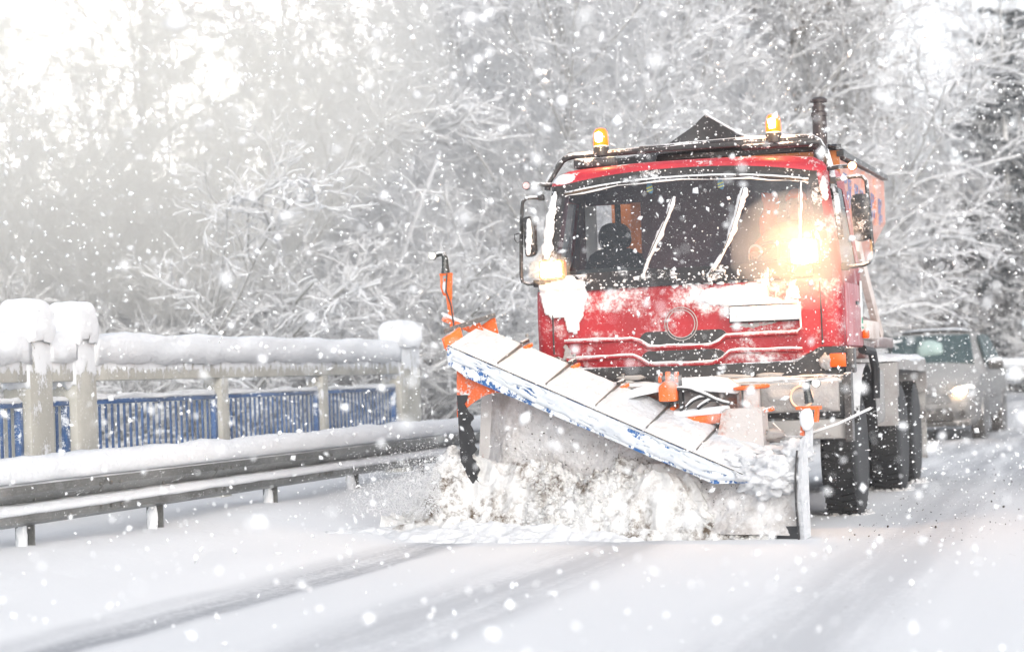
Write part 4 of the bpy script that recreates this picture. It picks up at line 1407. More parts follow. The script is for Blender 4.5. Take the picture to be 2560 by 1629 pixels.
# black band with a ragged inner edge at the far end
MB().grid(lambda u, v: P(2.985 - 0.02 * (1 - v) - u * (0.10 + 0.07 * (1 - v)) * (1 + 0.5 * mnoise.noise(Vector((v * 5, 3, 1))) + 0.4 * mnoise.noise(Vector((v * 14, 3, 1)))), -0.115, 0.44 + 0.72 * v), 6, 30, thick=(0.0, 0.02, 0)).build('black_end_band', 'black', PLOW)
MB().grid(lambda u, v: P(3.0 - 0.46 * u, -0.10 + 0.02 * v, zflap(3.0 - 0.46 * u) + 0.03 - (0.36 * (1 - u) ** 1.6 + 0.04) * (1 - v)), 10, 6, thick=(0, 0.02, 0)).build('painted_end', paint_snow("orange end of blade with snow", (0.86, 0.14, 0.02), cover=0.42, scale=6, up=0, speck=0, snowcol=(0.75, 0.74, 0.74)), PLOW)


def hood_fn(u, v, th=0.0):
    t = 0.36 + 2.69 * u
    zb, zf = zback(t), zfront(t)
    o = 0.35 - 0.50 * v
    z = zb * (1 - v) + zf * v
    if u > 0.965:
        z -= 0.03 * v
    return t, o, z


MB().grid(lambda u, v: P(*hood_fn(u, v)), 24, 4, thick=(0, 0, -0.02)).build('hood', 'orange', PLOW)


def hood_snow(u, v):
    t, o, z = hood_fn(0.012 + 0.975 * u, 0.02 + 0.96 * v)
    e = min(1, 9 * min(v, 1 - v), 30 * u)
    edge = min(1.0, 3.0 * (1 - u) + 0.10)
    rib = min(1, min(abs(t - r) for r in RIBS) / 0.10)
    h = (0.030 + 0.024 * mnoise.noise(Vector((t * 2.0, v * 2, 1))) + 0.016 * mnoise.noise(Vector((t * 8, v * 6, 3)))) * e * (0.35 + 0.65 * rib) + 0.004 * mnoise.noise(Vector((t * 30, v * 18, 3)))
    hole = mnoise.noise(Vector((t * 4, v * 3.2, 7)))
    k = edge if u < 0.86 else edge * (1.0 if hole < 0.12 else 0.0)
    return P(t, o, z + 0.002 + h * k - (0.012 if k < 0.05 else 0))


RIBS = [0.86, 1.28, 1.72, 2.16, 2.60]
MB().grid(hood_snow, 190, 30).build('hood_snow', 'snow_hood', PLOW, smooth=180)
for r in RIBS:
    rb = MB()
    a, b_ = P(r - 0.02, -0.12, zfront(r) + 0.012), P(r, 0.33, zback(r) + 0.03)
    rb.beam(a, b_, 0.007, 0.022)
    o = rb.build('hood_rib', 'steel', PLOW)
    q = P(r, 0.34, zback(r) + 0.045)
    MB().beam(P(r, 0.27, zback(r) + 0.02), P(r - 0.005, 0.37, zback(r) + 0.045), 0.028, 0.03, bev=0.006).build('bracket', 'dark_snow', PLOW)
    MB().beam(P(r - 0.03, 0.27, zback(r) - 0.02), P(r - 0.035, 0.37, zback(r) + 0.01), 0.03, 0.03, bev=0.006).build('orange_tab', 'orange_clean', PLOW)
    MB().lathe([(0, 0.014), (0.02, 0.014), (0.026, 0.008)], P(r, 0.36, zback(r) + 0.07), 'z', 8).build('bolt', 'steel', PLOW)
# flap
MB().grid(lambda u, v: P(0.40 + 2.63 * u + (0.06 * (1 - v) if u == 0 else 0), -0.155 - 0.012 * math.sin(v * 3) - 0.006 * math.sin(u * 24) * v,
                         zfront(0.40 + 2.63 * u) * (1 - v) + v * (zflap(0.40 + 2.63 * u) + (0.12 * max(0, 1 - u * 9) if u < 0.12 else 0) + (0.04 * (u - 0.93) / 0.07 if u > 0.93 else 0))), 90, 6, thick=(0.004, 0.012, 0)).build('rubber_flap', 'blue_flap', PLOW)


def flap_snow(u, v):
    t = 0.42 + 2.56 * u
    zf, zb = zfront(t) - 0.008, zflap(t) + (0.12 * max(0, 1 - u * 9) if u < 0.12 else 0)
    n_ = mnoise.noise(Vector((t * 2.4, 0, 1))) * 0.10 + mnoise.noise(Vector((t * 11, v, 1))) * 0.05
    low = 0.87 - 0.04 * u - 0.34 * max(0, u - 0.55) / 0.45 + n_
    vv = v * min(0.985, low)
    z = zf * (1 - vv) + zb * vv
    e = min(1, 6 * v, 6 * (1 - v)) ** 0.5
    hole = mnoise.noise(Vector((t * 5.0, v * 2.6, 17))) + 0.5 * mnoise.noise(Vector((t * 17, v * 8, 3))) + 0.22 * max(0, u - 0.72)
    d = (0.012 + 0.008 * mnoise.noise(Vector((t * 8, v * 3, 5)))) * e * (1 if hole < 0.34 else -0.6)
    return P(t, -0.168 - d, z)


MB().grid(flap_snow, 230, 22).build('flap_snow', snow_mat("snow stuck on the flap", col=(0.60, 0.635, 0.675), scale=16, strength=0.5, dist=0.02, dirt=0.4, dirtcol=(0.42, 0.47, 0.55), dscale=5, dthr=0.56), PLOW, smooth=180)
MB().tube([P(0.44 + 2.58 * k / 60, -0.172, zfront(0.44 + 2.58 * k / 60) + 0.004) for k in range(61)], 0.006, 5).build('edge_strip', 'dark_snow', PLOW)
# near end plate, seen edge-on, with snow
ep = MB()
A = [P(0.015 + 0.0, o, z) for o, z in ((-0.06, 0.03), (-0.085, 0.35), (-0.05, 0.60), (0.02, 0.79), (0.05, 0.74), (0.05, 0.05))]
B = [P(0.055, o, z) for o, z in ((-0.05, 0.03), (-0.07, 0.35), (-0.04, 0.58), (0.02, 0.76), (0.05, 0.72), (0.05, 0.05))]
va, vb = [ep.b.verts.new(p) for p in A], [ep.b.verts.new(p) for p in B]
ep.b.faces.new(va)
ep.b.faces.new(vb[::-1])
for k in range(6):
    ep.b.faces.new((va[k], va[(k + 1) % 6], vb[(k + 1) % 6], vb[k]))
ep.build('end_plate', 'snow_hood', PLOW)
MB().tube([P(0.06, -0.065, 0.02), P(0.062, -0.085, 0.3), P(0.065, -0.07, 0.5), P(0.068, -0.02, 0.68)], 0.008, 6).build('end_plate_edge', 'black', PLOW)
# snow heaped over the near end
mb = MB()
mb.blob(P(0.30, 0.02, 0.50), (0.24, 0.22, 0.15), seed=2, amp=0.45, sub=5, freq=2.6)
mb.blob(P(0.36, 0.22, 0.64), (0.26, 0.20, 0.06), seed=12, amp=0.4, sub=5, freq=2.6)
mb.blob(P(0.14, 0.14, 0.66), (0.12, 0.16, 0.09), seed=4, amp=0.4, sub=4)
mb.blob(P(0.52, 0.10, 0.60), (0.26, 0.22, 0.09), seed=7, amp=0.4, sub=5)
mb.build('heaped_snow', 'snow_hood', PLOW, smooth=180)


def marker(base_t, base_o, pts_bracket, pts_neck, lamp, wire=None, s=1):
    br = MB()
    for k in range(len(pts_bracket) - 1):
        br.beam(pts_bracket[k], pts_bracket[k + 1], 0.03, 0.03)
    o = br.build('marker_pole', 'orange_clean', PLOW)
    MB().tube(pts_neck, [0.036, 0.030, 0.026, 0.024, 0.022, 0.022][:len(pts_neck)], 10).build('rubber_neck', 'hose', PLOW)
    L_ = Vector(lamp)
    MB().lathe([(-0.03, 0.028), (-0.028, 0.034), (0.01, 0.034), (0.03, 0.02)], L_, 'y', 18).build('lamp_housing', 'steel', PLOW)
    MB().lathe([(-0.038, 0.0), (-0.036, 0.025), (-0.03, 0.030), (-0.02, 0.030)], L_, 'y', 18).build('lamp_lens', 'lamp_white', PLOW)
    return o


# far end marker (tall)
b0 = P(3.30, 0.30, 1.80)
mk = marker(0, 0, [P(3.28, 0.30, 1.70), P(3.31, 0.30, 1.95), P(3.33, 0.30, 2.12)],
            [P(3.335, 0.30, 2.165), P(3.335, 0.30, 2.22), P(3.335, 0.30, 2.29), P(3.35, 0.30, 2.325), P(3.385, 0.30, 2.328), P(3.41, 0.28, 2.318)], P(3.425, 0.26, 2.312))
mb = MB()
A = [P(3.375, 0.30, 2.165), P(3.275, 0.30, 2.165), P(3.285, 0.30, 2.00), P(3.30, 0.30, 1.97), P(3.32, 0.30, 2.03), P(3.315, 0.30, 2.12), P(3.345, 0.30, 2.12), P(3.35, 0.30, 2.03), P(3.335, 0.30, 1.99), P(3.36, 0.30, 1.985), P(3.378, 0.30, 2.05)]
mb.tube([P(3.375, 0.30, 2.16), P(3.378, 0.30, 2.05), P(3.355, 0.30, 1.99), P(3.33, 0.30, 1.985)], 0.011, 6)
mb.beam(P(3.275, 0.30, 2.155), P(3.385, 0.30, 2.155), 0.03, 0.02)
mb.beam(P(3.29, 0.29, 2.15), P(3.30, 0.29, 1.95), 0.02, 0.045)
mb.build('marker_bracket', 'orange_clean', PLOW)
MB().blob(P(3.335, 0.29, 2.05), (0.025, 0.02, 0.05), seed=1).build('stuck_snow', 'snow', PLOW, smooth=180)
MB().tube([P(3.30, 0.27, 2.16), P(3.315, 0.27, 2.02), P(3.27, 0.27, 1.9), P(3.255, 0.28, 1.72)], 0.007, 5).build('cable', 'black', PLOW)
# crossbar and brackets at the far end of the hood
cb = MB().beam(P(3.36, 0.28, 1.80), P(3.10, 0.36, 1.68), 0.05, 0.055, bev=0.006).build('crossbar', 'orange', PLOW)
mb = MB()
mb.prism([(0, 0), (0.16, 0), (0.10, 0.11)], 'y', 0, 0.012)
for v in mb.b.verts:
    v.co = P(3.14 - v.co.x, 0.30 + v.co.y, 1.67 + v.co.z)
mb.build('gusset', 'orange_clean', PLOW)
mb = MB()
mb.prism([(0.0, 0.0), (0.20, -0.05), (0.17, 0.09), (0.08, 0.04)], 'y', 0, 0.012)
for v in mb.b.verts:
    v.co = P(3.08 - v.co.x, 0.36 + v.co.y, 1.70 + v.co.z)
mb.build('gusset', 'orange_clean', PLOW)
MB().beam(P(3.20, 0.05, 1.68), P(2.90, 0.36, 1.80), 0.02, 0.04).build('top_bracket', 'dark_snow', PLOW)
MB().beam(P(3.08, -0.13, 1.575), P(3.07, 0.10, 1.665), 0.02, 0.09).build('end_lug', 'orange_clean', PLOW)
MB().beam(P(3.36, 0.27, 1.835), P(3.10, 0.35, 1.71), 0.045, 0.02).build('bar_snow', 'snow', PLOW)
# near end marker (short)
mk = marker(0, 0, [P(0.12, 0.2, 0.78), P(0.105, 0.2, 0.92), P(0.07, 0.2, 0.99)],
            [P(0.055, 0.2, 1.02), P(0.065, 0.2, 1.08), P(0.075, 0.2, 1.14), P(0.06, 0.2, 1.172), P(0.02, 0.2, 1.178), P(-0.005, 0.19, 1.172)], P(-0.02, 0.17, 1.165))
MB().beam(P(0.155, 0.2, 0.985), P(-0.03, 0.2, 0.985), 0.06, 0.025).build('marker_bracket', 'orange_clean', PLOW)
MB().beam(P(0.145, 0.19, 0.99), P(0.145, 0.19, 0.84), 0.045, 0.02).build('marker_bracket', 'orange_clean', PLOW)
MB().beam(P(-0.01, 0.19, 0.99), P(0.0, 0.19, 0.88), 0.045, 0.02).build('marker_bracket', 'orange_clean', PLOW)
MB().blob(P(0.065, 0.16, 0.90), (0.055, 0.03, 0.085), seed=5, amp=0.2).build('stuck_snow', 'snow', PLOW, smooth=180)
MB().tube([P(0.60, 0.7, 0.86), P(0.42, 0.55, 0.76), P(0.2, 0.3, 0.77), P(-0.12, 0.3, 0.86), P(-0.35, 0.4, 0.97)], 0.010, 6).build('cable', 'snow', PLOW)
MB().beam(P(0.065, 0.2, 0.84), P(0.075, 0.2, 0.62), 0.05, 0.04).build('marker_foot', 'snow_hood', PLOW)

# plough hitch between blade and truck (local truck coordinates, about 0.5 m in front of the bumper)
hx = sub_empty('hitch', TRUCK)
A_ = [(-0.60, 1.06), (-0.30, 1.165), (-0.03, 1.225), (0.30, 1.235), (0.42, 1.22), (0.50, 1.16), (0.52, 1.05), (0.52, 0.78), (-0.60, 0.78)]
MB().prism(A_, 'y', -0.42, -0.36, bev=0.006).build('hitch_plate', 'orange_slush', hx)
mb = MB()
mb.prism([(-0.62, 1.07), (-0.30, 1.17), (-0.03, 1.235), (0.30, 1.245), (0.42, 1.225), (0.50, 1.155), (0.515, 1.10), (0.20, 1.135), (-0.02, 1.165), (-0.30, 1.10), (-0.62, 1.0)], 'y', -0.62, -0.35, bev=0.02)
mb.build('hitch_snow', 'snow', hx, jitter=0.014)
mb = MB()
mb.box(0.20, -0.43, 1.14, 1.0, 0.04, 0.02)
mb.build('hitch_lip', 'orange_slush', hx)
for x in (0.36, 0.50):
    MB().box(x, -0.45, 0.96, 0.03, 0.10, 0.32, bev=0.004).build('hitch_rib', 'orange_slush', hx)
# lifting ram
c_ = MB()
c_.prism(rounded([(-0.085, 1.06), (-0.085, 1.175), (-0.05, 1.205), (-0.04, 1.215), (0.02, 1.215), (0.03, 1.205), (0.055, 1.175), (0.055, 1.06)], 0.012, 2), 'y', -0.70, -0.58, bev=0.008)
c_.box(-0.018, -0.64, 1.245, 0.034, 0.05, 0.09, bev=0.008)
c_.build('lift_ram', 'orange_clean', hx)
mb = MB()
for x in (-0.082, 0.046):
    mb.box(x, -0.62, 1.245, 0.03, 0.06, 0.085, bev=0.01)
mb.build('clevis', 'orange', hx)
MB().tube([(-0.115, -0.62, 1.235), (0.085, -0.62, 1.235)], 0.026, 10).build('pin', 'steel', hx)
MB().box(0.075, -0.60, 1.09, 0.025, 0.08, 0.26).build('ram_guard', 'black', hx)
# hoses
for pts in ([(0.03, -0.66, 1.155), (0.14, -0.68, 1.155), (0.25, -0.68, 1.115), (0.37, -0.66, 1.05), (0.46, -0.62, 1.02)],
            [(0.11, -0.66, 1.0), (0.17, -0.66, 1.06), (0.24, -0.66, 1.085), (0.31, -0.66, 1.08)],
            [(0.20, -0.66, 0.99), (0.27, -0.66, 1.045), (0.34, -0.66, 1.07), (0.42, -0.64, 1.03)]):
    P_ = [Vector(p) for p in pts]
    Q_ = []
    for i in range(len(P_) - 1):
        for k in range(5):
            Q_.append(P_[i].lerp(P_[i + 1], k / 5))
    Q_.append(P_[-1])
    Q_ = [(Q_[max(0, i - 2)] + Q_[max(0, i - 1)] + Q_[i] + Q_[min(len(Q_) - 1, i + 1)] + Q_[min(len(Q_) - 1, i + 2)]) / 5 for i in range(len(Q_))]
    h_ = MB().tube(Q_, 0.014, 8).build('hose', 'black', hx)
    MB().tube([q + Vector((0, -0.006, 0.012)) for q in Q_], 0.010, 6).build('hose_snow', 'snow', hx, jitter=0.006)
# hand wheel on its post, arm and box
hw = MB().tube([(0.62 + 0.125 * math.cos(a), -0.60 + 0.10 * math.sin(a), 1.148 + 0.008 * math.cos(a)) for a in [2 * math.pi * k / 32 for k in range(33)]], 0.017, 8, cap=False)
for a in (0.3, 2.4, 4.5):
    hw.tube([(0.62, -0.6, 1.146), (0.62 + 0.12 * math.cos(a), -0.60 + 0.10 * math.sin(a), 1.148)], 0.012, 6)
hw.build('hand_wheel', 'orange_clean', hx)
MB().box(0.62, -0.60, 1.05, 0.12, 0.10, 0.19, bev=0.02).build('jack_post', 'pink_slush', hx)
MB().tube([(0.555, -0.62, 1.13), (0.555, -0.62, 0.95)], 0.012, 6).build('jack_rod', 'steel', hx)
MB().prism(rounded([(0.42, 0.99), (0.72, 0.995), (0.73, 0.70), (0.70, 0.60), (0.34, 0.60), (0.38, 0.80)], 0.03), 'y', -0.78, -0.52, bev=0.02).build('hitch_box', 'pink_slush', hx)
MB().box(0.755, -0.66, 0.975, 0.09, 0.06, 0.035, rot=Matrix.Rotation(R(-12), 3, 'Y'), bev=0.008).build('lever', 'orange', hx)
MB().blob((0.78, -0.64, 0.78), (0.08, 0.05, 0.05), seed=3, amp=0.4).build('stuck_snow', 'slush', hx, smooth=180)
MB().tube([(0.05, -0.60, 0.90), (0.45, -0.66, 0.93)], 0.045, 12).build('push_arm', 'orange_clean', hx)
MB().tube([(0.02, -0.61, 0.955), (0.45, -0.67, 0.985)], 0.035, 8).build('arm_snow', 'snow', hx, jitter=0.012)
for s in (-0.45, 0.35):
    MB().beam((s, 0.1, 0.62), (s * 0.8, -0.30, 0.50), 0.10, 0.14, bev=0.01).build('push_frame', 'orange_slush', hx)
MB().box(0, -0.2, 0.95, 1.2, 0.30, 0.36, bev=0.03).build('hitch_block', 'dark_snow', hx)


# ------------------------------------------------------------------ the driver
def skin_body(name, joints, edges, m, parent=None, sub=2):
    names = list(joints)
    me = bpy.data.meshes.new(name)
    me.from_pydata([joints[k][0] for k in names], [(names.index(a), names.index(b)) for a, b in edges], [])
    o = bpy.data.objects.new(name, me)
    COL.objects.link(o)
    o.modifiers.new('skin', 'SKIN')
    bm = bmesh.new()
    bm.from_mesh(me)
    L_ = bm.verts.layers.skin.verify()
    bm.verts.ensure_lookup_table()
    for i, k in enumerate(names):
        r = joints[k][1]
        bm.verts[i][L_].radius = r if isinstance(r, tuple) else (r, r)
        bm.verts[i][L_].use_root = (i == 0)
    bm.to_mesh(me)
    bm.free()
    s_ = o.modifiers.new('sub', 'SUBSURF')
    s_.levels = s_.render_levels = sub
    me.materials.append(M[m])
    if parent:
        o.parent = parent
    return o


TW = Matrix.Translation((1.38, 17.24, 0)) @ Matrix.Rotation(-TY, 4, 'Z')
DX, DY = 0.80, 0.98
droot = thing('person', 'person in an orange high visibility jacket and cap holding the steering wheel behind the windscreen', 'person', TW @ Vector((DX, DY, 1.74)), -TY)


def D(x, y, z):
    return Vector((x - DX, y - DY, z - 1.74))


hl, hr = (0.50, 0.44, 2.20), (0.845, 0.43, 2.22)
J = {'pelvis': (D(0.80, 0.93, 2.03), (0.16, 0.13)), 'waist': (D(0.80, 0.93, 2.17), (0.15, 0.12)), 'chest': (D(0.80, 0.90, 2.35), (0.18, 0.13)),
     'neckb': (D(0.80, 0.88, 2.47), (0.10, 0.09)), 'neck': (D(0.80, 0.87, 2.525), 0.055),
     'shl': (D(0.63, 0.88, 2.43), 0.080), 'ell': (D(0.50, 0.68, 2.26), 0.062), 'wrl': (D(0.49, 0.50, 2.235), 0.042),
     'shr': (D(0.97, 0.88, 2.43), 0.080), 'elr': (D(1.02, 0.66, 2.22), 0.062), 'wrr': (D(0.90, 0.49, 2.24), 0.042),
     'hipl': (D(0.71, 0.88, 1.98), 0.10), 'knl': (D(0.66, 0.50, 2.00), 0.075), 'ftl': (D(0.66, 0.38, 1.80), 0.05),
     'hipr': (D(0.89, 0.88, 1.98), 0.10), 'knr': (D(0.95, 0.50, 2.00), 0.075), 'ftr': (D(0.95, 0.38, 1.80), 0.05)}
skin_body('jacket_and_trousers', J, [('pelvis', 'waist'), ('waist', 'chest'), ('chest', 'neckb'), ('neckb', 'neck'), ('chest', 'shl'), ('shl', 'ell'), ('ell', 'wrl'), ('chest', 'shr'), ('shr', 'elr'), ('elr', 'wrr'),
                          ('pelvis', 'hipl'), ('hipl', 'knl'), ('knl', 'ftl'), ('pelvis', 'hipr'), ('hipr', 'knr'), ('knr', 'ftr')], 'hivis', droot)
hd = MB()
hd.blob(D(0.80, 0.845, 2.625), (0.078, 0.098, 0.118), seed=1, amp=0.03, sub=4)
hd.blob(D(0.80, 0.745, 2.612), (0.012, 0.020, 0.024), amp=0.05, sub=2)
hd.blob(D(0.80, 0.80, 2.545), (0.048, 0.055, 0.04), amp=0.03, sub=3)
for s in (-1, 1):
    hd.blob(D(0.80 + s * 0.078, 0.855, 2.615), (0.012, 0.022, 0.032), amp=0.05, sub=2)
hd.tube([D(0.80, 0.87, 2.49), D(0.80, 0.86, 2.58)], [0.052, 0.055], 12)
hd.build('head', 'skin', droot, smooth=180)
mb = MB()
for s in (-1, 1):
    mb.blob(D(0.80 + s * 0.030, 0.757, 2.632), (0.013, 0.008, 0.007), amp=0, sub=2)
mb.build('eyes', 'eye', droot)
MB().blob(D(0.80, 0.752, 2.566), (0.026, 0.008, 0.007), amp=0, sub=2).build('mouth', 'lip', droot)
MB().blob(D(0.80, 0.862, 2.672), (0.088, 0.105, 0.092), seed=3, amp=0.05, sub=4, flat=True).build('cap', 'hivis', droot, smooth=180)
MB().blob(D(0.80, 0.885, 2.62), (0.083, 0.085, 0.10), seed=3, amp=0.08, sub=3).build('hair', 'hair', droot, smooth=180)
for s, (hx_, hy_, hz_) in ((-1, hl), (1, hr)):
    w_ = J['wrl'][0] if s < 0 else J['wrr'][0]
    c = D(hx_, hy_, hz_)
    pj = {'w': (w_, (0.028, 0.022)), 'p': (w_.lerp(c, 0.75), (0.040, 0.018))}
    ed = [('w', 'p')]
    side = Vector((1, 0, 0))
    for k in range(4):
        b_ = c + side * (-0.030 + 0.020 * k) + Vector((0, -0.008, 0.012))
        L1 = (0.030, 0.034, 0.032, 0.026)[k]
        pj['a%d' % k] = (b_, 0.0095)
        pj['b%d' % k] = (b_ + Vector((0, -L1, 0.004)), 0.009)
        pj['c%d' % k] = (b_ + Vector((0, -L1 - 0.010, -0.022)), 0.0082)
        pj['d%d' % k] = (b_ + Vector((0, -L1 + 0.008, -0.040)), 0.0075)
        ed += [('p', 'a%d' % k), ('a%d' % k, 'b%d' % k), ('b%d' % k, 'c%d' % k), ('c%d' % k, 'd%d' % k)]
    th = w_.lerp(c, 0.55) - side * 0.03 * s
    pj['t0'] = (th, 0.012)
    pj['t1'] = (th + Vector((-0.014 * s, -0.03, -0.006)), 0.0105)
    pj['t2'] = (th + Vector((-0.006 * s, -0.055, -0.018)), 0.009)
    ed += [('p', 't0'), ('t0', 't1'), ('t1', 't2')]
    skin_body('hand', pj, ed, 'skin', droot, sub=1)
    mb = MB()
    e_ = J['ell'][0] if s < 0 else J['elr'][0]
    q0, q1 = e_.lerp(w_, 0.55), e_.lerp(w_, 0.72)
    mb.tube([q0, q1], [0.060, 0.056], 14)
    mb.build('reflective_band', 'reflect', droot)
# the hood of a jacket and a belt hanging beside the driver
MB().grid(lambda u, v: D(0.46 + 0.13 * u + 0.02 * math.sin(v * 7), 1.12 + 0.05 * math.sin(u * 3), 2.76 - 0.42 * v), 8, 16, thick=(0, 0.03, 0)).build('x', 'hivis', droot, jitter=0.02).name = 'spare_jacket'
jk = bpy.data.objects['spare_jacket']
jk.parent = None
jk.location = TW @ Vector((DX, DY, 1.74))
jk.rotation_euler = (0, 0, -TY)
tag(jk, 'dim orange work jacket hung on the cab rear wall behind the middle wiper', 'jacket')


# ------------------------------------------------------------------ silver car behind
CAR = thing('car', 'dirty silver car with one lit headlight following the snow plough truck', 'car', (6.60, 35.2, 0.02), R(-19))
CAR.scale = (1.05, 1.05, 1.10)
# stations: (y from the nose, half width at belt, z bottom, z belt, half width at roof, z roof)
ST = [(0.0, 0.60, 0.34, 0.62, 0.55, 0.66), (0.06, 0.80, 0.24, 0.74, 0.70, 0.80), (0.22, 0.875, 0.22, 0.84, 0.74, 0.90), (0.50, 0.90, 0.26, 0.92, 0.74, 0.99), (0.95, 0.905, 0.30, 0.99, 0.74, 1.08),
      (1.20, 0.905, 0.30, 1.02, 0.72, 1.14), (1.80, 0.905, 0.30, 1.04, 0.62, 1.58), (2.15, 0.905, 0.30, 1.05, 0.60, 1.64), (3.0, 0.905, 0.30, 1.07, 0.59, 1.65), (3.7, 0.90, 0.30, 1.10, 0.58, 1.60), (4.1, 0.88, 0.36, 1.08, 0.64, 1.25), (4.25, 0.84, 0.42, 1.0, 0.66, 1.05)]
mb = MB()
rings = []
for (y, wb, z0, zb_, wr, zr) in ST:
    half = [(wb * 0.90, z0), (wb * 0.985, z0 + 0.10), (wb, (z0 + zb_) / 2), (wb * 0.985, zb_ - 0.06), (wb * 0.95, zb_), (wr + (wb - wr) * 0.08, zr - 0.06), (wr * 0.85, zr - 0.01), (wr * 0.4, zr + 0.015), (0, zr + 0.02)]
    bow = 0.10 if y < 0.3 else 0.03
    ring = [(x, y + bow * (abs(x) / 0.9) ** 2.5, z) for x, z in half] + [(-x, y + bow * (abs(x) / 0.9) ** 2.5, z) for x, z in half[-2::-1]]
    rings.append([mb.b.verts.new(p) for p in ring])
for A, B in zip(rings, rings[1:]):
    for k in range(len(A) - 1):
        mb.b.faces.new((A[k], A[k + 1], B[k + 1], B[k]))
    mb.b.faces.new((A[-1], A[0], B[0], B[-1]))
mb.b.faces.new(rings[0][::-1])
mb.b.faces.new(rings[-1])
mb.build('body', 'silver', CAR, smooth=50)


def car_panel(pts, name, m, n=None, parent=CAR, off=0.012):
    b = bmesh.new()
    vs_ = [b.verts.new(p) for p in pts]
    f = b.faces.new(vs_)
    b.normal_update()
    nn = f.normal.copy()
    ref = Vector((0, 1.8, 0.8))
    if (f.calc_center_median() - ref).dot(nn) < 0:
        nn = -nn
    r = bmesh.ops.extrude_face_region(b, geom=[f])
    for v in r['geom']:
        if isinstance(v, bmesh.types.BMVert):
            v.co += nn * off
    q = MB.__new__(MB)
    q.b = b
    return q.build(name, m, parent)


ws_ = car_panel([(-0.70, 1.20, 1.125), (0.70, 1.20, 1.125), (0.58, 1.78, 1.555), (-0.58, 1.78, 1.555)], 'windscreen', 'car_glass', off=0.035)
MB().blob((-0.02, 1.40, 1.36), (0.22, 0.10, 0.14), seed=4, amp=0.25).build('pale_patch', plain("pale grey-green patch", (0.34, 0.44, 0.42), 0.6), CAR, smooth=180)  # pale grey-green blob on the windscreen
for s in (-1, 1):
    car_panel([(s * 0.865, 1.42, 1.09), (s * 0.885, 2.35, 1.10), (s * 0.665, 2.35, 1.57), (s * 0.675, 1.92, 1.55)], 'side_window', 'car_glass', off=0.03)
    car_panel([(s * 0.885, 2.43, 1.10), (s * 0.885, 3.25, 1.12), (s * 0.665, 3.25, 1.56), (s * 0.665, 2.43, 1.57)], 'side_window', 'car_glass', off=0.03)
    hl_ = MB().prism(rounded([(0.38, 0.70), (0.46, 0.62), (0.78, 0.66), (0.84, 0.76), (0.80, 0.82), (0.60, 0.80)], 0.03), 'y', 0.02, 0.16, bev=0.01)
    for v in hl_.b.verts:
        v.co.x *= s
        v.co.y += 0.10 * (abs(v.co.x) / 0.9) ** 2.5 - 0.005 + 0.10 * (abs(v.co.x) / 0.9) ** 6
    h_ = hl_.build('headlight', 'chrome', CAR)
    MB().blob((s * 0.62, 0.01, 0.725), (0.10, 0.045, 0.058), amp=0.0, sub=3).build('lit_lens', 'lamp_warm', h_, smooth=180)
    mr = MB().box(s * 1.01, 1.45, 1.10, 0.24, 0.13, 0.15, bev=0.045).build('door_mirror', 'car_dark', CAR)
    MB().blob((s * 1.01, 1.44, 1.175), (0.12, 0.07, 0.04), seed=2).build('mirror_snow', 'snow', mr, smooth=180)
    MB().box(s * 0.912, 2.0, 0.62, 0.01, 1.0, 0.03).build('side_trim', 'car_dark', CAR)
    for y in (0.82, 3.42):
        wc = sub_empty('wheel', CAR, (s * 0.80, y, 0.33))
        MB().lathe([(-0.10, 0.20), (-0.105, 0.29), (-0.08, 0.335), (0.08, 0.335), (0.105, 0.29), (0.10, 0.20)], (0, 0, 0), 'x', 28).build('tyre', 'tyre', wc)
        MB().lathe([(-0.07, 0.205), (-0.02, 0.19), (0.04, 0.18), (0.085, 0.10), (0.09, 0.0)], (0, 0, 0), 'x', 20).build('rim', 'steel', wc)
        MB().lathe([(s * -0.09, 0.39), (s * 0.085, 0.385), (s * 0.105, 0.37)], (s * 0.80, y, 0.34), 'x', 28).build('wheel_arch', 'car_dark', CAR)
    MB().lathe([(-0.02, 0.05), (0.02, 0.045)], (s * 0.64, 0.03, 0.40), 'y', 16).build('fog_lamp', 'car_dark', CAR)
MB().prism(rounded([(-0.50, 0.56), (0.50, 0.56), (0.44, 0.70), (-0.44, 0.70)], 0.03), 'y', -0.012, 0.03).build('upper_grille', 'silver', CAR)
MB().prism(rounded([(-0.52, 0.30), (0.52, 0.30), (0.46, 0.48), (-0.46, 0.48)], 0.03), 'y', -0.014, 0.03).build('lower_grille', 'car_dark', CAR)
MB().box(0, 0.10, 0.25, 1.5, 0.12, 0.09, bev=0.03).build('bumper_lip', 'car_dark', CAR)
em2 = MB()
for dz in (-0.022, 0.022):
    em2.beam((-0.055, -0.03, 0.685 + dz), (0.055, -0.03, 0.685 + dz * 0.7), 0.01, 0.016)
em2.box(0, -0.03, 0.685, 0.03, 0.01, 0.05)
em2.build('emblem', 'car_dark', CAR)
MB().box(0, -0.03, 0.50, 0.50, 0.012, 0.10, bev=0.004).build('number_plate', 'silver', CAR)
mb = MB()
mb.grid(lambda u, v: (-0.56 + 1.12 * u, 1.86 + 1.9 * v, 1.66 - 0.03 * abs(2 * u - 1) ** 3 - 0.05 * v * v + 0.035 * min(1, 8 * min(u, 1 - u, v, 1 - v)) * (1 + 0.3 * mnoise.noise(Vector((u * 5, v * 5, 1))))), 24, 24)
mb.build('roof_snow', 'snow', CAR, smooth=180)
for s in (-1, 1):
    MB().tube([(s * 0.56, 1.9, 1.70), (s * 0.56, 3.4, 1.70)], 0.014, 6).build('roof_rail', 'car_dark', CAR)


# ------------------------------------------------------------------ snow thrown up by the blade
def Pw(t, off, z):
    return PR0 + PB * t + PN * off + Vector((0, 0, z))


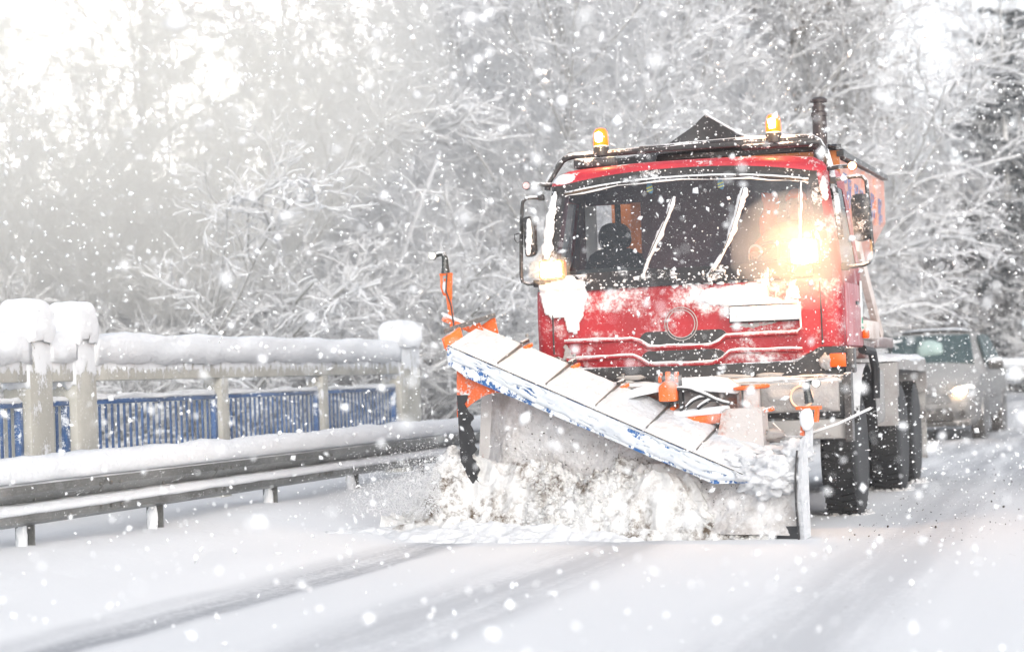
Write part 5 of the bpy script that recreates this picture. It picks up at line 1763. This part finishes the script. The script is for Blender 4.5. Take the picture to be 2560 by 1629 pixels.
def heap(u, v):
    """u along the blade (right to far left), v from the blade face outwards to the road"""
    t = 0.30 + 3.15 * u
    reach = 0.16 + 0.50 * u ** 1.3 + 0.10 * math.sin(u * 8) * u
    h = (0.30 + 0.42 * sstep(0.05, 0.35, u) * (1 - 0.40 * sstep(0.42, 0.75, u)) + 0.24 * sstep(0.7, 1.0, u)) * min(1, 5 * (u + 0.04))
    off = 0.14 - (0.14 + reach) * v
    prof = (1 - v) ** 0.75 if v > 0.25 else (0.75 ** 0.75) * (0.92 + 0.08 * v / 0.25) * 1.04
    p = Pw(t, off, 0.0)
    nn = mnoise.noise(Vector((t * 2.2, v * 2.2, 0))) * 0.18 + (0.5 - abs(mnoise.noise(Vector((t * 4.5 + v * 3, v * 5 - t * 2, 3))))) * 0.13 - 0.04 + (mnoise.noise(Vector((t * 14, v * 11, 5))) * 0.026 + mnoise.noise(Vector((t * 34, v * 26, 7))) * 0.012 + mnoise.noise(Vector((t * 80, v * 60, 7))) * 0.006) * (0.35 + 1.0 * sstep(-0.15, 0.3, mnoise.noise(Vector((t * 1.3, v * 1.5, 77)))))
    e = min(1, 5 * (1 - v))
    end = 1 - sstep(0.88, 1.0, u) * 0.6
    z = h * prof * end + nn * (0.35 + 0.65 * h / 0.5) * e
    base = max(0.0, ground_z(p.x, p.y))
    p.z = max(base + 0.0, z * 1.0 + base * 0.5) + (-0.05 if v > 0.97 else 0)
    p.x += 0.03 * mnoise.noise(Vector((t * 9, v * 9, 21)))
    p.y += 0.05 * mnoise.noise(Vector((t * 9, v * 9, 31)))
    return p


mb = MB()
mb.grid(heap, 420, 130)
hp = mb.build('ploughed_snow', 'snow_dirty', None, smooth=180)
tag(hp, 'dirty churned snow rolling up against the blade', 'snow', kind='stuff')
# loose lumps along the crest and the spill on the left
rnd = random.Random(8)
ico = bmesh.new()
bmesh.ops.create_icosphere(ico, subdivisions=1, radius=1.0)
IV = np.array([v.co[:] for v in ico.verts])
IF = np.array([[v.index for v in f.verts] for f in ico.faces])
ico.free()
ico = bmesh.new()
bmesh.ops.create_icosphere(ico, subdivisions=2, radius=1.0)
IV2 = np.array([v.co[:] for v in ico.verts])
IF2 = np.array([[v.index for v in f.verts] for f in ico.faces])
ico.free()
rs = np.random.RandomState(3)


def scatter(name, pts, sizes, m, base=(IV, IF), jit=0.25, aniso=0.35, smooth=True):
    bv, bf = base
    n = len(pts)
    sc = sizes[:, None, None] * (1 + aniso * (rs.rand(n, 1, 3) - 0.5) * 2)
    V = bv[None] * sc * (1 + jit * (rs.rand(n, len(bv), 1) - 0.5) * 2)
    # random yaw
    a = rs.rand(n) * 2 * np.pi
    c, s_ = np.cos(a)[:, None], np.sin(a)[:, None]
    X = V[..., 0] * c - V[..., 2] * s_
    Z = V[..., 0] * s_ + V[..., 2] * c
    V = np.stack([X, V[..., 1], Z], -1) + pts[:, None, :]
    Fc = bf[None] + (np.arange(n) * len(bv))[:, None, None]
    return np_mesh(name, V.reshape(-1, 3), Fc.reshape(-1, bf.shape[1]), m, smooth=smooth)


pts, sz = [], []
for k in range(12000):
    u = rnd.random() ** 0.9
    v = rnd.random() ** 0.8
    if mnoise.noise(Vector(((0.30 + 3.15 * u) * 1.3, v * 1.5, 77))) < rnd.random() * 0.35 - 0.12:
        continue
    p = heap(u, v * 0.93)
    pts.append((p.x, p.y, p.z + 0.004))
    sz.append(0.003 + 0.020 * rnd.random() ** 5)
lm = scatter('ploughed_snow_lumps', np.array(pts), np.array(sz), 'snow_dirty', base=(IV, IF), jit=0.4)
tag(lm, 'loose lumps of dirty snow tumbling off the ploughed heap', 'snow', kind='stuff')
# flat apron of fresh spill in front of the heap
def apron(u, v):
    t = 0.9 + 2.7 * u
    reach0 = 0.16 + 0.50 * (max(0, (t - 0.45) / 3.05)) ** 1.3
    off = -reach0 + 0.10 - (0.16 + 0.50 * u) * v * (0.85 + 0.45 * mnoise.noise(Vector((t * 2.5, 1, 9))) + 0.25 * mnoise.noise(Vector((t * 9, 1, 9))) + 0.12 * mnoise.noise(Vector((t * 30, 1, 9))))
    p = Pw(t, off, 0)
    g = max(0.0, ground_z(p.x, p.y))
    h = (0.07 + 0.09 * u) * (1 - v) ** 1.1 * min(1, 4 * u, 3 * (1 - u))
    p.z = g + 0.03 + h * (1 + 0.5 * mnoise.noise(Vector((t * 6, v * 4, 3)))) + 0.014 * mnoise.noise(Vector((t * 24, v * 15, 3))) * (1 - v) - 0.03 * sstep(0.4, 1.0, v) + 0.035 * mnoise.noise(Vector((t * 3.5, v * 3, 41))) * sstep(0.2, 0.8, v) + 0.015 * mnoise.noise(Vector((t * 13, v * 6, 43))) - (0.05 if v > 0.98 or u > .99 or u < .01 else 0)
    return p


mb = MB()
mb.grid(apron, 160, 40)
sp_ = mb.build('spilled_snow', snow_mat('clean spilled snow', col=(0.62, 0.63, 0.645), scale=16, strength=0.6, dist=0.03), None, smooth=180)
tag(sp_, 'clean snow spilling forward in front of the dirty heap', 'snow', kind='stuff')


# ------------------------------------------------------------------ trees
def norm(v):
    return v / (np.linalg.norm(v, axis=-1, keepdims=True) + 1e-9)


def grow(rng, P0, D0, L, n, wig, lift, droop=0.0):
    """P0,D0 (B,3), L (B): polyline points (B,n+1,3)"""
    B = len(P0)
    pts = np.zeros((B, n + 1, 3))
    pts[:, 0] = P0
    d = norm(D0)
    for i in range(n):
        d = norm(d + rng.randn(B, 3) * wig + np.array([0, 0, lift - droop * i / n]))
        pts[:, i + 1] = pts[:, i] + d * (L / n)[:, None]
    return pts


def kids(rng, pts, L, m, lo, hi, a0, a1, ratio, tip=0.5):
    """children starting along the parents"""
    B, n1, _ = pts.shape
    u = lo + (hi - lo) * (np.arange(m)[None] + rng.rand(B, m)) / m
    f = u * (n1 - 1)
    i = np.minimum(f.astype(int), n1 - 2)
    fr = (f - i)[..., None]
    bi = np.arange(B)[:, None]
    a, b = pts[bi, i], pts[bi, i + 1]
    p = a * (1 - fr) + b * fr
    t = norm(b - a)
    rv = norm(rng.randn(B, m, 3))
    side = norm(np.cross(t, rv))
    ang = a0 + (a1 - a0) * rng.rand(B, m, 1)
    d = t * np.cos(ang) + side * np.sin(ang)
    l = L[:, None] * ratio * (1 - tip * u) * (0.7 + 0.6 * rng.rand(B, m))
    return p.reshape(-1, 3), d.reshape(-1, 3), l.reshape(-1), u.reshape(-1)


def tubes(pts, r0, r1, k):
    """bark tubes; returns verts, quads"""
    B, n1, _ = pts.shape
    t = np.gradient(pts, axis=1)
    t = norm(t)
    up = np.array([0.13, 0.21, 1.0])
    side = norm(np.cross(t, up))
    v_ = np.cross(side, t)
    r = r0[:, None] + (r1 - r0)[:, None] * np.linspace(0, 1, n1)[None]
    a = np.arange(k) * 2 * np.pi / k
    ring = pts[:, :, None] + (side[:, :, None] * np.cos(a)[None, None, :, None] + v_[:, :, None] * np.sin(a)[None, None, :, None]) * r[:, :, None, None]
    V = ring.reshape(-1, 3)
    base = (np.arange(B) * n1 * k)[:, None, None] + (np.arange(n1 - 1) * k)[None, :, None]
    j = np.arange(k)[None, None]
    j2 = (np.arange(k) + 1) % k
    q = np.stack([base + j, base + j2[None, None], base + k + j2[None, None], base + k + j], -1)
    return V, q.reshape(-1, 4)


def caps(pts, r0, r1, wadd, hadd):
    """snow ridges lying on top of the branches; less on steep ones"""
    B, n1, _ = pts.shape
    t = norm(np.gradient(pts, axis=1))
    hz = np.sqrt(np.clip(1 - t[..., 2] ** 2, 0, 1))
    side = norm(np.cross(t, np.array([0.0, 0.0, 1.0])) + 1e-6)
    r = r0[:, None] + (r1 - r0)[:, None] * np.linspace(0, 1, n1)[None]
    lump = 0.75 + 0.5 * rs.rand(B, n1)
    wv = (r * 1.05 + wadd * (0.45 + 0.75 * hz)) * lump
    hv = (r * 0.9 + hadd * (0.35 + 0.75 * hz ** 2)) * lump
    upv = np.array([0, 0, 1.0])
    P_ = pts[:, :, None]
    offs = [(-1, 0.0), (-0.62, 0.75), (0, 1.05), (0.62, 0.75), (1, 0.0)]
    ring = np.stack([pts + side * (wv * o)[..., None] + upv * (r * 0.35 + hv * h)[..., None] for o, h in offs], 2)
    k = 5
    V = ring.reshape(-1, 3)
    base = (np.arange(B) * n1 * k)[:, None, None] + (np.arange(n1 - 1) * k)[None, :, None]
    j = np.arange(k)[None, None]
    j2 = (np.arange(k) + 1) % k
    q = np.stack([base + j, base + j2[None, None], base + k + j2[None, None], base + k + j], -1)
    return V, q.reshape(-1, 4)


def merge(lst):
    V, Q, o = [], [], 0
    for v, q in lst:
        V.append(v)
        Q.append(q + o)
        o += len(v)
    return np.concatenate(V), np.concatenate(Q)


def make_tree(kind, seed):
    """returns the Empty with trunk, crown and snow children"""
    rng = np.random.RandomState(seed)
    bark, twig, snow = [], [], []
    one = lambda v: np.array([v], float)
    if kind == 'thicket':          # many stems arching out of one base
        ns = 19
        P0 = rng.randn(ns, 3) * np.array([0.7, 0.5, 0])
        P0[:, 2] = -0.3
        az = rng.rand(ns) * 2 * np.pi
        el = R(30) + rng.rand(ns) * R(34)
        D0 = np.stack([np.cos(az) * np.cos(el), np.abs(np.sin(az)) * np.cos(el) * 0.8 - 0.12, np.sin(el)], -1)
        L0 = 4.5 + 3.2 * rng.rand(ns)
        s0 = grow(rng, P0, D0, L0, 10, 0.10, 0.02, 0.12)
        r0 = 0.022 + 0.018 * rng.rand(ns)
        bark.append(tubes(s0, r0, r0 * 0.3, 6))
        snow.append(caps(s0, r0 * 1.15, r0 * 0.35, 0.022, 0.05))
        l1 = kids(rng, s0, L0, 15, 0.12, 0.98, R(22), R(62), 0.42)
        s1 = grow(rng, l1[0], l1[1], l1[2], 8, 0.15, 0.03, 0.10)
        q = 0.014 * (1 - 0.5 * l1[3])
        bark.append(tubes(s1, q, q * 0.4, 4))
        snow.append(caps(s1, q, q * 0.4, 0.009, 0.028))
        l2 = kids(rng, s1, l1[2], 8, 0.1, 1.0, R(20), R(60), 0.48)
        s2 = grow(rng, l2[0], l2[1], l2[2], 5, 0.20, 0.02, 0.06)
        q = np.full(len(s2), 0.0065)
        twig.append(tubes(s2, q, q * 0.5, 3))
        snow.append(caps(s2, q, q * 0.5, 0.007, 0.018))
        l3 = kids(rng, s2, l2[2], 6, 0.1, 1.0, R(20), R(60), 0.55)
        s3 = grow(rng, l3[0], l3[1], np.maximum(l3[2], 0.12), 2, 0.15, 0.02)
        q = np.full(len(s3), 0.004)
        twig.append(tubes(s3, q, q * 0.5, 3))
        snow.append(caps(s3, q, q * 0.5, 0.008, 0.014))
    elif kind in ('tall', 'leafy'):
        H = 11.5 if kind == 'tall' else 10.5
        s0 = grow(rng, np.array([[0, 0, -0.3]]), np.array([[0.03, 0, 1.0]]), one(H), 12, 0.05, 0.10)
        bark.append(tubes(s0, one(0.17), one(0.03), 9))
        snow.append(caps(s0, one(0.17) * 0.3, one(0.03), 0.0, 0.01))
        m = 34
        l1 = kids(rng, s0, one(H), m, 0.10, 1.0, R(32), R(62), 0.46, tip=0.62)
        s1 = grow(rng, l1[0], l1[1], l1[2], 8, 0.11, 0.07)
        q1 = 0.045 * (1 - 0.65 * l1[3])
        bark.append(tubes(s1, q1, q1 * 0.25, 5))
        snow.append(caps(s1, q1, q1 * 0.25, 0.012, 0.042))
        l2 = kids(rng, s1, l1[2], 13, 0.12, 1.0, R(25), R(60), 0.40)
        s2 = grow(rng, l2[0], l2[1], l2[2], 5, 0.14, 0.03)
        q = 0.011 * (1 - 0.4 * l2[3])
        bark.append(tubes(s2, q, q * 0.4, 3))
        snow.append(caps(s2, q, q * 0.4, 0.012, 0.028))
        l3 = kids(rng, s2, l2[2], 7, 0.1, 1.0, R(22), R(62), 0.48)
        s3 = grow(rng, l3[0], l3[1], np.maximum(l3[2], 0.15), 3, 0.18, 0.02)
        q = np.full(len(s3), 0.005)
        twig.append(tubes(s3, q, q * 0.5, 3))
        snow.append(caps(s3, q, q * 0.5, 0.010, 0.018))
        l4 = kids(rng, s3, l3[2], 3, 0.1, 1.0, R(22), R(62), 0.6)
        s4 = grow(rng, l4[0], l4[1], np.maximum(l4[2], 0.10), 2, 0.15, 0.02)
        q = np.full(len(s4), 0.004)
        twig.append(tubes(s4, q, q * 0.5, 3))
        snow.append(caps(s4, q, q * 0.5, 0.008, 0.013))
        if kind == 'leafy':
            tips = s3[:, -1][rng.rand(len(s3)) < 0.16]
            tips = tips[(tips[:, 2] > 4)]
    elif kind == 'spruce':
        H = 12.0
        s0 = grow(rng, np.array([[0, 0, -0.3]]), np.array([[0.0, 0, 1.0]]), one(H), 12, 0.01, 0.2)
        bark.append(tubes(s0, one(0.20), one(0.02), 9))
        nb = 120
        u = np.sort(rng.rand(nb)) * 0.95 + 0.04
        az = rng.rand(nb) * 2 * np.pi
        L1 = (1 - u) ** 0.85 * 3.1 * (0.75 + 0.4 * rng.rand(nb)) + 0.15
        P1 = np.stack([np.zeros(nb), np.zeros(nb), u * H], -1)
        D1 = np.stack([np.cos(az), np.sin(az), np.full(nb, -0.12) + 0.35 * u], -1)
        s1 = grow(rng, P1, D1, L1, 7, 0.04, -0.03, -0.12)
        q1 = 0.028 * (1 - u)
        bark.append(tubes(s1, q1, q1 * 0.3, 4))
        # sprays: flat side twigs carrying needles
        l2 = kids(rng, s1, L1, 22, 0.08, 1.0, R(45), R(70), 0.38, tip=0.55)
        d2 = l2[1] * np.array([1, 1, 0.25]) + np.array([0, 0, -0.22])
        s2 = grow(rng, l2[0], d2, np.maximum(l2[2], 0.18), 3, 0.05, -0.06)
        q = np.full(len(s2), 0.026)
        twig.append(tubes(s2, q, q * 0.3, 3))
        snow.append(caps(s2, q * 0.6, q * 0.3, 0.008, 0.016))
        l3 = kids(rng, s2, l2[2], 6, 0.1, 1.0, R(35), R(65), 0.6)
        d3 = l3[1] * np.array([1, 1, 0.3]) + np.array([0, 0, -0.35])
        s3 = grow(rng, l3[0], d3, np.maximum(l3[2], 0.12), 2, 0.08, -0.05)
        q = np.full(len(s3), 0.016)
        twig.append(tubes(s3, q, q * 0.25, 3))
        half = rng.rand(len(s3)) < 0.12
        snow.append(caps(s3[half], q[half], q[half] * 0.5, 0.010, 0.014))
    root = bpy.data.objects.new('tmp', None)
    COL.objects.link(root)
    V, Q = merge(bark)
    np_mesh('trunk', V, Q, 'bark' if kind != 'spruce' else 'bark_grey', root)
    V, Q = merge(twig)
    np_mesh('crown', V, Q, {'spruce': 'needles'}.get(kind, 'bark_grey'), root)
    V, Q = merge(snow)
    np_mesh('snow_on_branches', V, Q, 'snow_branch', root)
    if kind == 'leafy':
        n = len(tips)
        k = 7
        c = np.repeat(tips, k, 0) + rng.randn(n * k, 3) * 0.055
        a, b = norm(rng.randn(n * k, 3)) * 0.045, norm(rng.randn(n * k, 3)) * 0.03
        V = np.stack([c - a, c - b * 0.9, c + a, c + b], 1).reshape(-1, 3)
        Q = np.arange(n * k * 4).reshape(-1, 4)
        np_mesh('withered_leaves', V, Q, 'leaf', root, smooth=False)
    return root


_t = MT("snow lying on branches")
_d = _t.node("BsdfDiffuse", None, Color=(0.91, 0.915, 0.925))
_tl = _t.node("BsdfTranslucent", None, Color=(0.92, 0.92, 0.92))
_mx = _t.node("MixShader", None, i0=0.42, i1=_d.outputs[0], i2=_tl.outputs[0])
_t.l.new(_mx.outputs[0], _t.out.inputs['Surface'])
M['snow_branch'] = _t.m
KIND_NAME = {'thicket': 'snowy_shrub', 'tall': 'snowy_tree', 'leafy': 'snowy_tree', 'spruce': 'spruce_tree'}
KIND_CAT = {'thicket': 'shrub', 'tall': 'tree', 'leafy': 'tree', 'spruce': 'spruce'}
PROTO = {('thicket', 0): make_tree('thicket', 11), ('thicket', 1): make_tree('thicket', 12), ('tall', 0): make_tree('tall', 21), ('tall', 1): make_tree('tall', 22), ('leafy', 0): make_tree('leafy', 31), ('spruce', 0): make_tree('spruce', 41)}
used = set()


def place(kind, var, x, y, rot, s, label, group=None, sz_=1.0, z=None):
    src = PROTO[kind, var]
    if (kind, var) in used:
        o = src.copy()
        COL.objects.link(o)
        for ch in src.children:
            c = ch.copy()
            COL.objects.link(c)
            c.parent = o
    else:
        used.add((kind, var))
        o = src
    o.name = KIND_NAME[kind]
    o.location = (x, y, (ground_z(x, y) if z is None else z) - 0.1)
    o.rotation_euler = (0, 0, rot)
    o.scale = (s, s, s * sz_)
    tag(o, label, KIND_CAT[kind], group)
    return o


# near thickets behind the parapet, left to middle
TH = [
    (-7.8, 26.5, 0.95, 0, "snow-laden shrub with thick arching branches behind the leftmost parapet pillar"),
    (-5.0, 27.4, 0.9, 1, "snow-laden shrub rising just right of the paired parapet pillars"),
    (-5.9, 28.5, 1.1, 1, "tall tangled snowy shrub behind the left end of the parapet beam"),
    (-2.6, 33.0, 1.0, 0, "snow-laden shrub behind the far end pillar of the parapet"),
    (-8.2, 29.0, 1.2, 0, "dense snowy shrub at the left edge of the picture"),
    (-3.9, 31.0, 1.2, 1, "big snowy shrub above the middle of the parapet beam"),
    (0.2, 33.0, 1.0, 1, "snow-laden shrub behind the tall marker lamp of the blade"),
    (-1.6, 36.5, 1.25, 0, "wide snowy shrub between the marker lamp and the parapet end"),
    (-7.2, 37.0, 1.0, 0, "large pale snowy shrub high above the parapet pillars"),
    (2.2, 41.0, 1.25, 0, "snowy shrub hidden behind the left side of the cab"),
    (13.0, 62.0, 1.3, 1, "low snowy shrub beyond the far guard rail above the silver car"),
    (15.9, 66.0, 1.4, 0, "low snowy shrub beside the dark spruce beyond the far guard rail"),
    (9.6, 60.0, 1.35, 1, "snowy shrub in the gap between truck and silver car"),
    (17.5, 58.0, 1.2, 0, "low snowy shrub at the right edge below the dark spruce"),
    (11.2, 57.0, 1.15, 0, "snowy shrub right behind the mirror of the silver car"),
]
for k, (x, y, s, v, lab) in enumerate(TH):
    place('thicket', v, x, y + (2.6 if k < 9 else 0), math.sin(k * 2.1) * 0.45, s, lab, 'snow-laden shrubs behind the bridge parapet' if k < 10 else 'snowy shrubs beyond the far guard rail')
TT = [
    (-8.2, 47, 1.12, 1, "far leafless tree with fine snowy twigs against the bright glare"),
    (-5.6, 51, 1.12, 0, "far leafless tree right of the bright glare with fine snowy twigs"),
    (-11.0, 44, 0.85, 0, "tall snowy tree fading into the glare at the left edge"),
    (-3.0, 45, 0.85, 0, "tall snowy tree rising above the middle of the parapet"),
    (-0.6, 42, 1.15, 1, "tall snowy tree with forked branches left of the marker lamp"),
    (1.2, 38, 1.0, 0, "tall snowy tree standing right behind the marker lamp"),
    (3.0, 44, 1.2, 1, "tall snowy tree above the left amber beacon"),
    (4.6, 50, 1.3, 0, "tall snowy tree above the black tarpaulin"),
    (-1.8, 54, 1.4, 1, "far snowy tree left of the middle of the picture"),
    (1.4, 55, 1.45, 0, "far snowy tree in the middle of the picture"),
    (4.6, 60, 1.5, 1, "far snowy tree between the beacons"),
    (8.4, 62, 1.25, 0, "far snowy tree behind the exhaust stack"),
    (10.4, 68, 0.85, 1, "low snowy tree right of the hopper"),
    (19.5, 84, 1.2, 0, "faint snowy tree at the right edge behind the spruce"),
    (14.6, 92, 0.95, 1, "faint low snowy tree under the pale gap in the sky"),
]
for k, (x, y, s, v, lab) in enumerate(TT):
    place('tall', v, x, y, k * 2.3, s, lab, 'tall snowy trees behind the road')
place('leafy', 0, 6.75, 47.0, 0.6, 1.12, "snowy tree with withered brown leaf clusters behind the exhaust stack")
SP = [(13.5, 58.0, 0.95, "dark green spruce with drooping snowy boughs at the right edge"),
      (17.2, 72.0, 1.05, "dim spruce behind the dark one at the right edge"),
      (3.6, 66.0, 1.55, "dim spruce showing dark between the snowy trees above the cab"),
      (6.8, 70.0, 1.5, "dim spruce behind the tree with withered leaves")
]
for k, (x, y, s, lab) in enumerate(SP):
    place('spruce', 0, x, y, k * 1.3, s, lab, 'spruces at the forest edge')


# slush pressed up round the tyres, and grit on the scraped lane
pts, sz = [], []
for (wx, wy, hw_) in ((1.03, 1.60, 0.17), (1.05, 4.90, 0.17), (0.72, 4.90, 0.17), (1.05, 6.30, 0.17), (-1.03, 1.60, 0.17)):
    for k in range(420):
        a = rnd.random() * 2 * math.pi
        q = TW @ Vector((wx + math.cos(a) * (hw_ + 0.05 * rnd.random()) * (1 if abs(math.cos(a)) > .3 else .8), wy + math.sin(a) * (0.20 + 0.12 * rnd.random()), 0.0))
        pts.append((q.x, q.y, ground_z(q.x, q.y) + 0.015 + 0.03 * rnd.random() ** 2))
        sz.append(0.010 + 0.022 * rnd.random() ** 2)
tag(scatter('tyre_slush', np.array(pts), np.array(sz), 'snow_churn', base=(IV, IF), jit=0.4), 'slush pressed up round the truck tyres', 'slush', kind='stuff')
pts, sz = [], []
for k in range(420):
    q = TW @ Vector((1.3 + abs(rnd.gauss(0, 1.3)), rnd.uniform(-1.5, 9), 0))
    pts.append((q.x, q.y, max(0.0, ground_z(q.x, q.y)) + 0.034))
    sz.append(0.0025 + 0.005 * rnd.random() ** 4)
for k in range(420):
    t_, v_ = rnd.uniform(0.5, 2.6), rnd.uniform(0.25, 0.75)
    q = TW @ Vector(face_snow((t_ - 0.06) / 2.86, v_)) - PN * 0.012
    pts.append(tuple(q))
    sz.append(0.002 + 0.004 * rnd.random() ** 2)
tag(scatter('dirt_specks', np.array(pts), np.array(sz), plain("dark grit", (0.05, 0.04, 0.035), 0.9), base=(IV, IF), jit=0.4), 'dark grit on the scraped lane and on the caked blade', 'grit', kind='stuff')


# ------------------------------------------------------------------ falling snow
def flake_pts(n, lo, hi):
    return np.array(lo) + rs.rand(n, 3) * (np.array(hi) - np.array(lo))


allp, alls = [], []
# general snowfall in the air of the scene
p = flake_pts(34000, (-9, 3.0, 0.05), (14, 46, 9.5))
allp.append(p)
alls.append(0.0035 + 0.007 * rs.rand(len(p)) ** 1.5)
# fat clotted flakes
p = flake_pts(4200, (-6, 5.0, 0.05), (9, 30, 7))
allp.append(p)
alls.append(0.008 + 0.012 * rs.rand(len(p)) ** 2)
p = flake_pts(4200, (-4.5, 5.0, 0.05), (5.5, 16.0, 4.6))
allp.append(p)
alls.append(0.004 + 0.011 * rs.rand(len(p)) ** 2.2)
p = flake_pts(9000, (-10, 17.0, 0.3), (9, 32.0, 8.0))
allp.append(p)
alls.append(0.006 + 0.016 * rs.rand(len(p)) ** 2.5)
p = flake_pts(600, (-2.6, 4.0, 0.1), (2.8, 9.0, 3.2))
allp.append(p)
alls.append(0.006 + 0.013 * rs.rand(len(p)) ** 1.5)
# snow stirred up round the truck
loc = flake_pts(12500, (-2.6, -3.2, 0.05), (2.6, 4.0, 4.6))
Wm = np.array(TW)
p = loc @ Wm[:3, :3].T + Wm[:3, 3]
allp.append(p)
alls.append(0.0018 + 0.0062 * rs.rand(len(p)) ** 3)
p = np.concatenate(allp)
s_ = np.concatenate(alls)
OV = np.array([(1, 0, 0), (-1, 0, 0), (0, 1, 0), (0, -1, 0), (0, 0, 1), (0, 0, -1)], float)
OF = np.array([(0, 2, 4), (2, 1, 4), (1, 3, 4), (3, 0, 4), (2, 0, 5), (1, 2, 5), (3, 1, 5), (0, 3, 5)])
# keep flakes out of the cab, the car and the lens
Wi = np.array(TW.inverted())
q = p @ Wi[:3, :3].T + Wi[:3, 3]
inside = (np.abs(q[:, 0]) < 1.3) & (q[:, 1] > -0.02) & (q[:, 1] < 6.5) & (q[:, 2] < 3.05)
ok = ~inside & (p[:, 1] > 2.5)
fl = scatter('falling_snow', p[ok], s_[ok], plain("snowflakes", (0.93, 0.94, 0.95), 0.9), base=(OV, OF), jit=0.45, aniso=0.75)
tag(fl, 'snowflakes drifting through the air', 'snow', kind='stuff')
# powder whirled out at the far end of the blade
n = 16000
uu = rs.rand(n)
ctr = np.array(Pw(3.3, -0.35, 0.25))
p = ctr + np.stack([-np.abs(rs.randn(n)) * 0.30 + 0.25, rs.randn(n) * 0.4, np.abs(rs.randn(n)) * 0.20], -1)
pw = scatter('snow_spray', p, 0.0015 + 0.0045 * rs.rand(n) ** 3, 'snow_branch', base=(OV, OF), jit=0.3, aniso=0.5)
tag(pw, 'powder snow whirled out at the far end of the blade', 'snow', kind='stuff')

# ------------------------------------------------------------------ haze
HZ = MT("snowy air")
pv = HZ.node("VolumePrincipled", None, Color=(0.97, 0.975, 0.985), Density=0.0014, Anisotropy=0.2)
HZ.l.new(pv.outputs[0], HZ.out.inputs['Volume'])
hb = MB().box(0, 44, 10.5, 900, 890, 25.0)
hz = hb.build('haze', HZ.m, None, smooth=0)
for v in hz.data.vertices:                       # box round the whole scene, ground included
    v.co.x = -430 if v.co.x < 0 else 430
    v.co.y = -70 if v.co.y < 44 else 910
    v.co.z = -20 if v.co.z < 10.5 else 125
tag(hz, kind='stuff')
SC = MT("added veil powder")
pv = SC.node("VolumePrincipled", None, Color=(1.0, 0.98, 0.93), Density=0.20, Anisotropy=0.55)
SC.l.new(pv.outputs[0], SC.out.inputs['Volume'])
cb = MB().blob((-5.4, 29.5, 6.2), (4.6, 3.8, 3.9), seed=3, amp=0.12, sub=4)  # volume added to catch the sky glow in front of the trees
tag(cb.build('glow_cloud', SC.m, None, smooth=180), 'powder cloud added to carry the bright glow among the upper left branches', 'snow', kind='stuff')
SC2 = MT("thin added veil powder")
pv = SC2.node("VolumePrincipled", None, Color=(0.985, 0.99, 1.0), Density=0.034, Anisotropy=0.3)
SC2.l.new(pv.outputs[0], SC2.out.inputs['Volume'])
cb = MB().blob((-3.8, 33.0, 3.5), (9.0, 7.5, 7.0), seed=5, amp=0.12, sub=4)  # local veil added to whiten the trees behind the parapet
tag(cb.build('pale_veil', SC2.m, None, smooth=180), 'pale veil of powder added between the parapet and the trees to whiten them', 'snow', kind='stuff')
LP = MT("added halo powder")
pv = LP.node("VolumePrincipled", None, Color=(1.0, 0.99, 0.98), Density=0.45, Anisotropy=0.0)
LP.l.new(pv.outputs[0], LP.out.inputs['Volume'])
lb = MB()
c_ = TW @ Vector((0.985, -0.55, 2.19))
lb.blob(c_, (0.50, 0.40, 0.46), seed=3, amp=0.15, sub=3)  # volume added to spread a halo round the right lamp
lb2 = MB()
lb2.blob(TW @ Vector((-1.02, -0.30, 2.13)), (0.17, 0.17, 0.16), seed=6, amp=0.15, sub=3)  # smaller volume added for the halo of the left lamp
tag(lb2.build('halo_powder', LP.m, None, smooth=180), 'small powder volume added to give the left corner lamp a halo', 'snow', kind='stuff')
tag(lb.build('halo_powder', LP.m, None, smooth=180), 'thin powder volume added to give the bright right headlamp a halo', 'snow', kind='stuff')
for o in [o for o in COL.objects if o.name == 'tmp']:
    bpy.data.objects.remove(o)
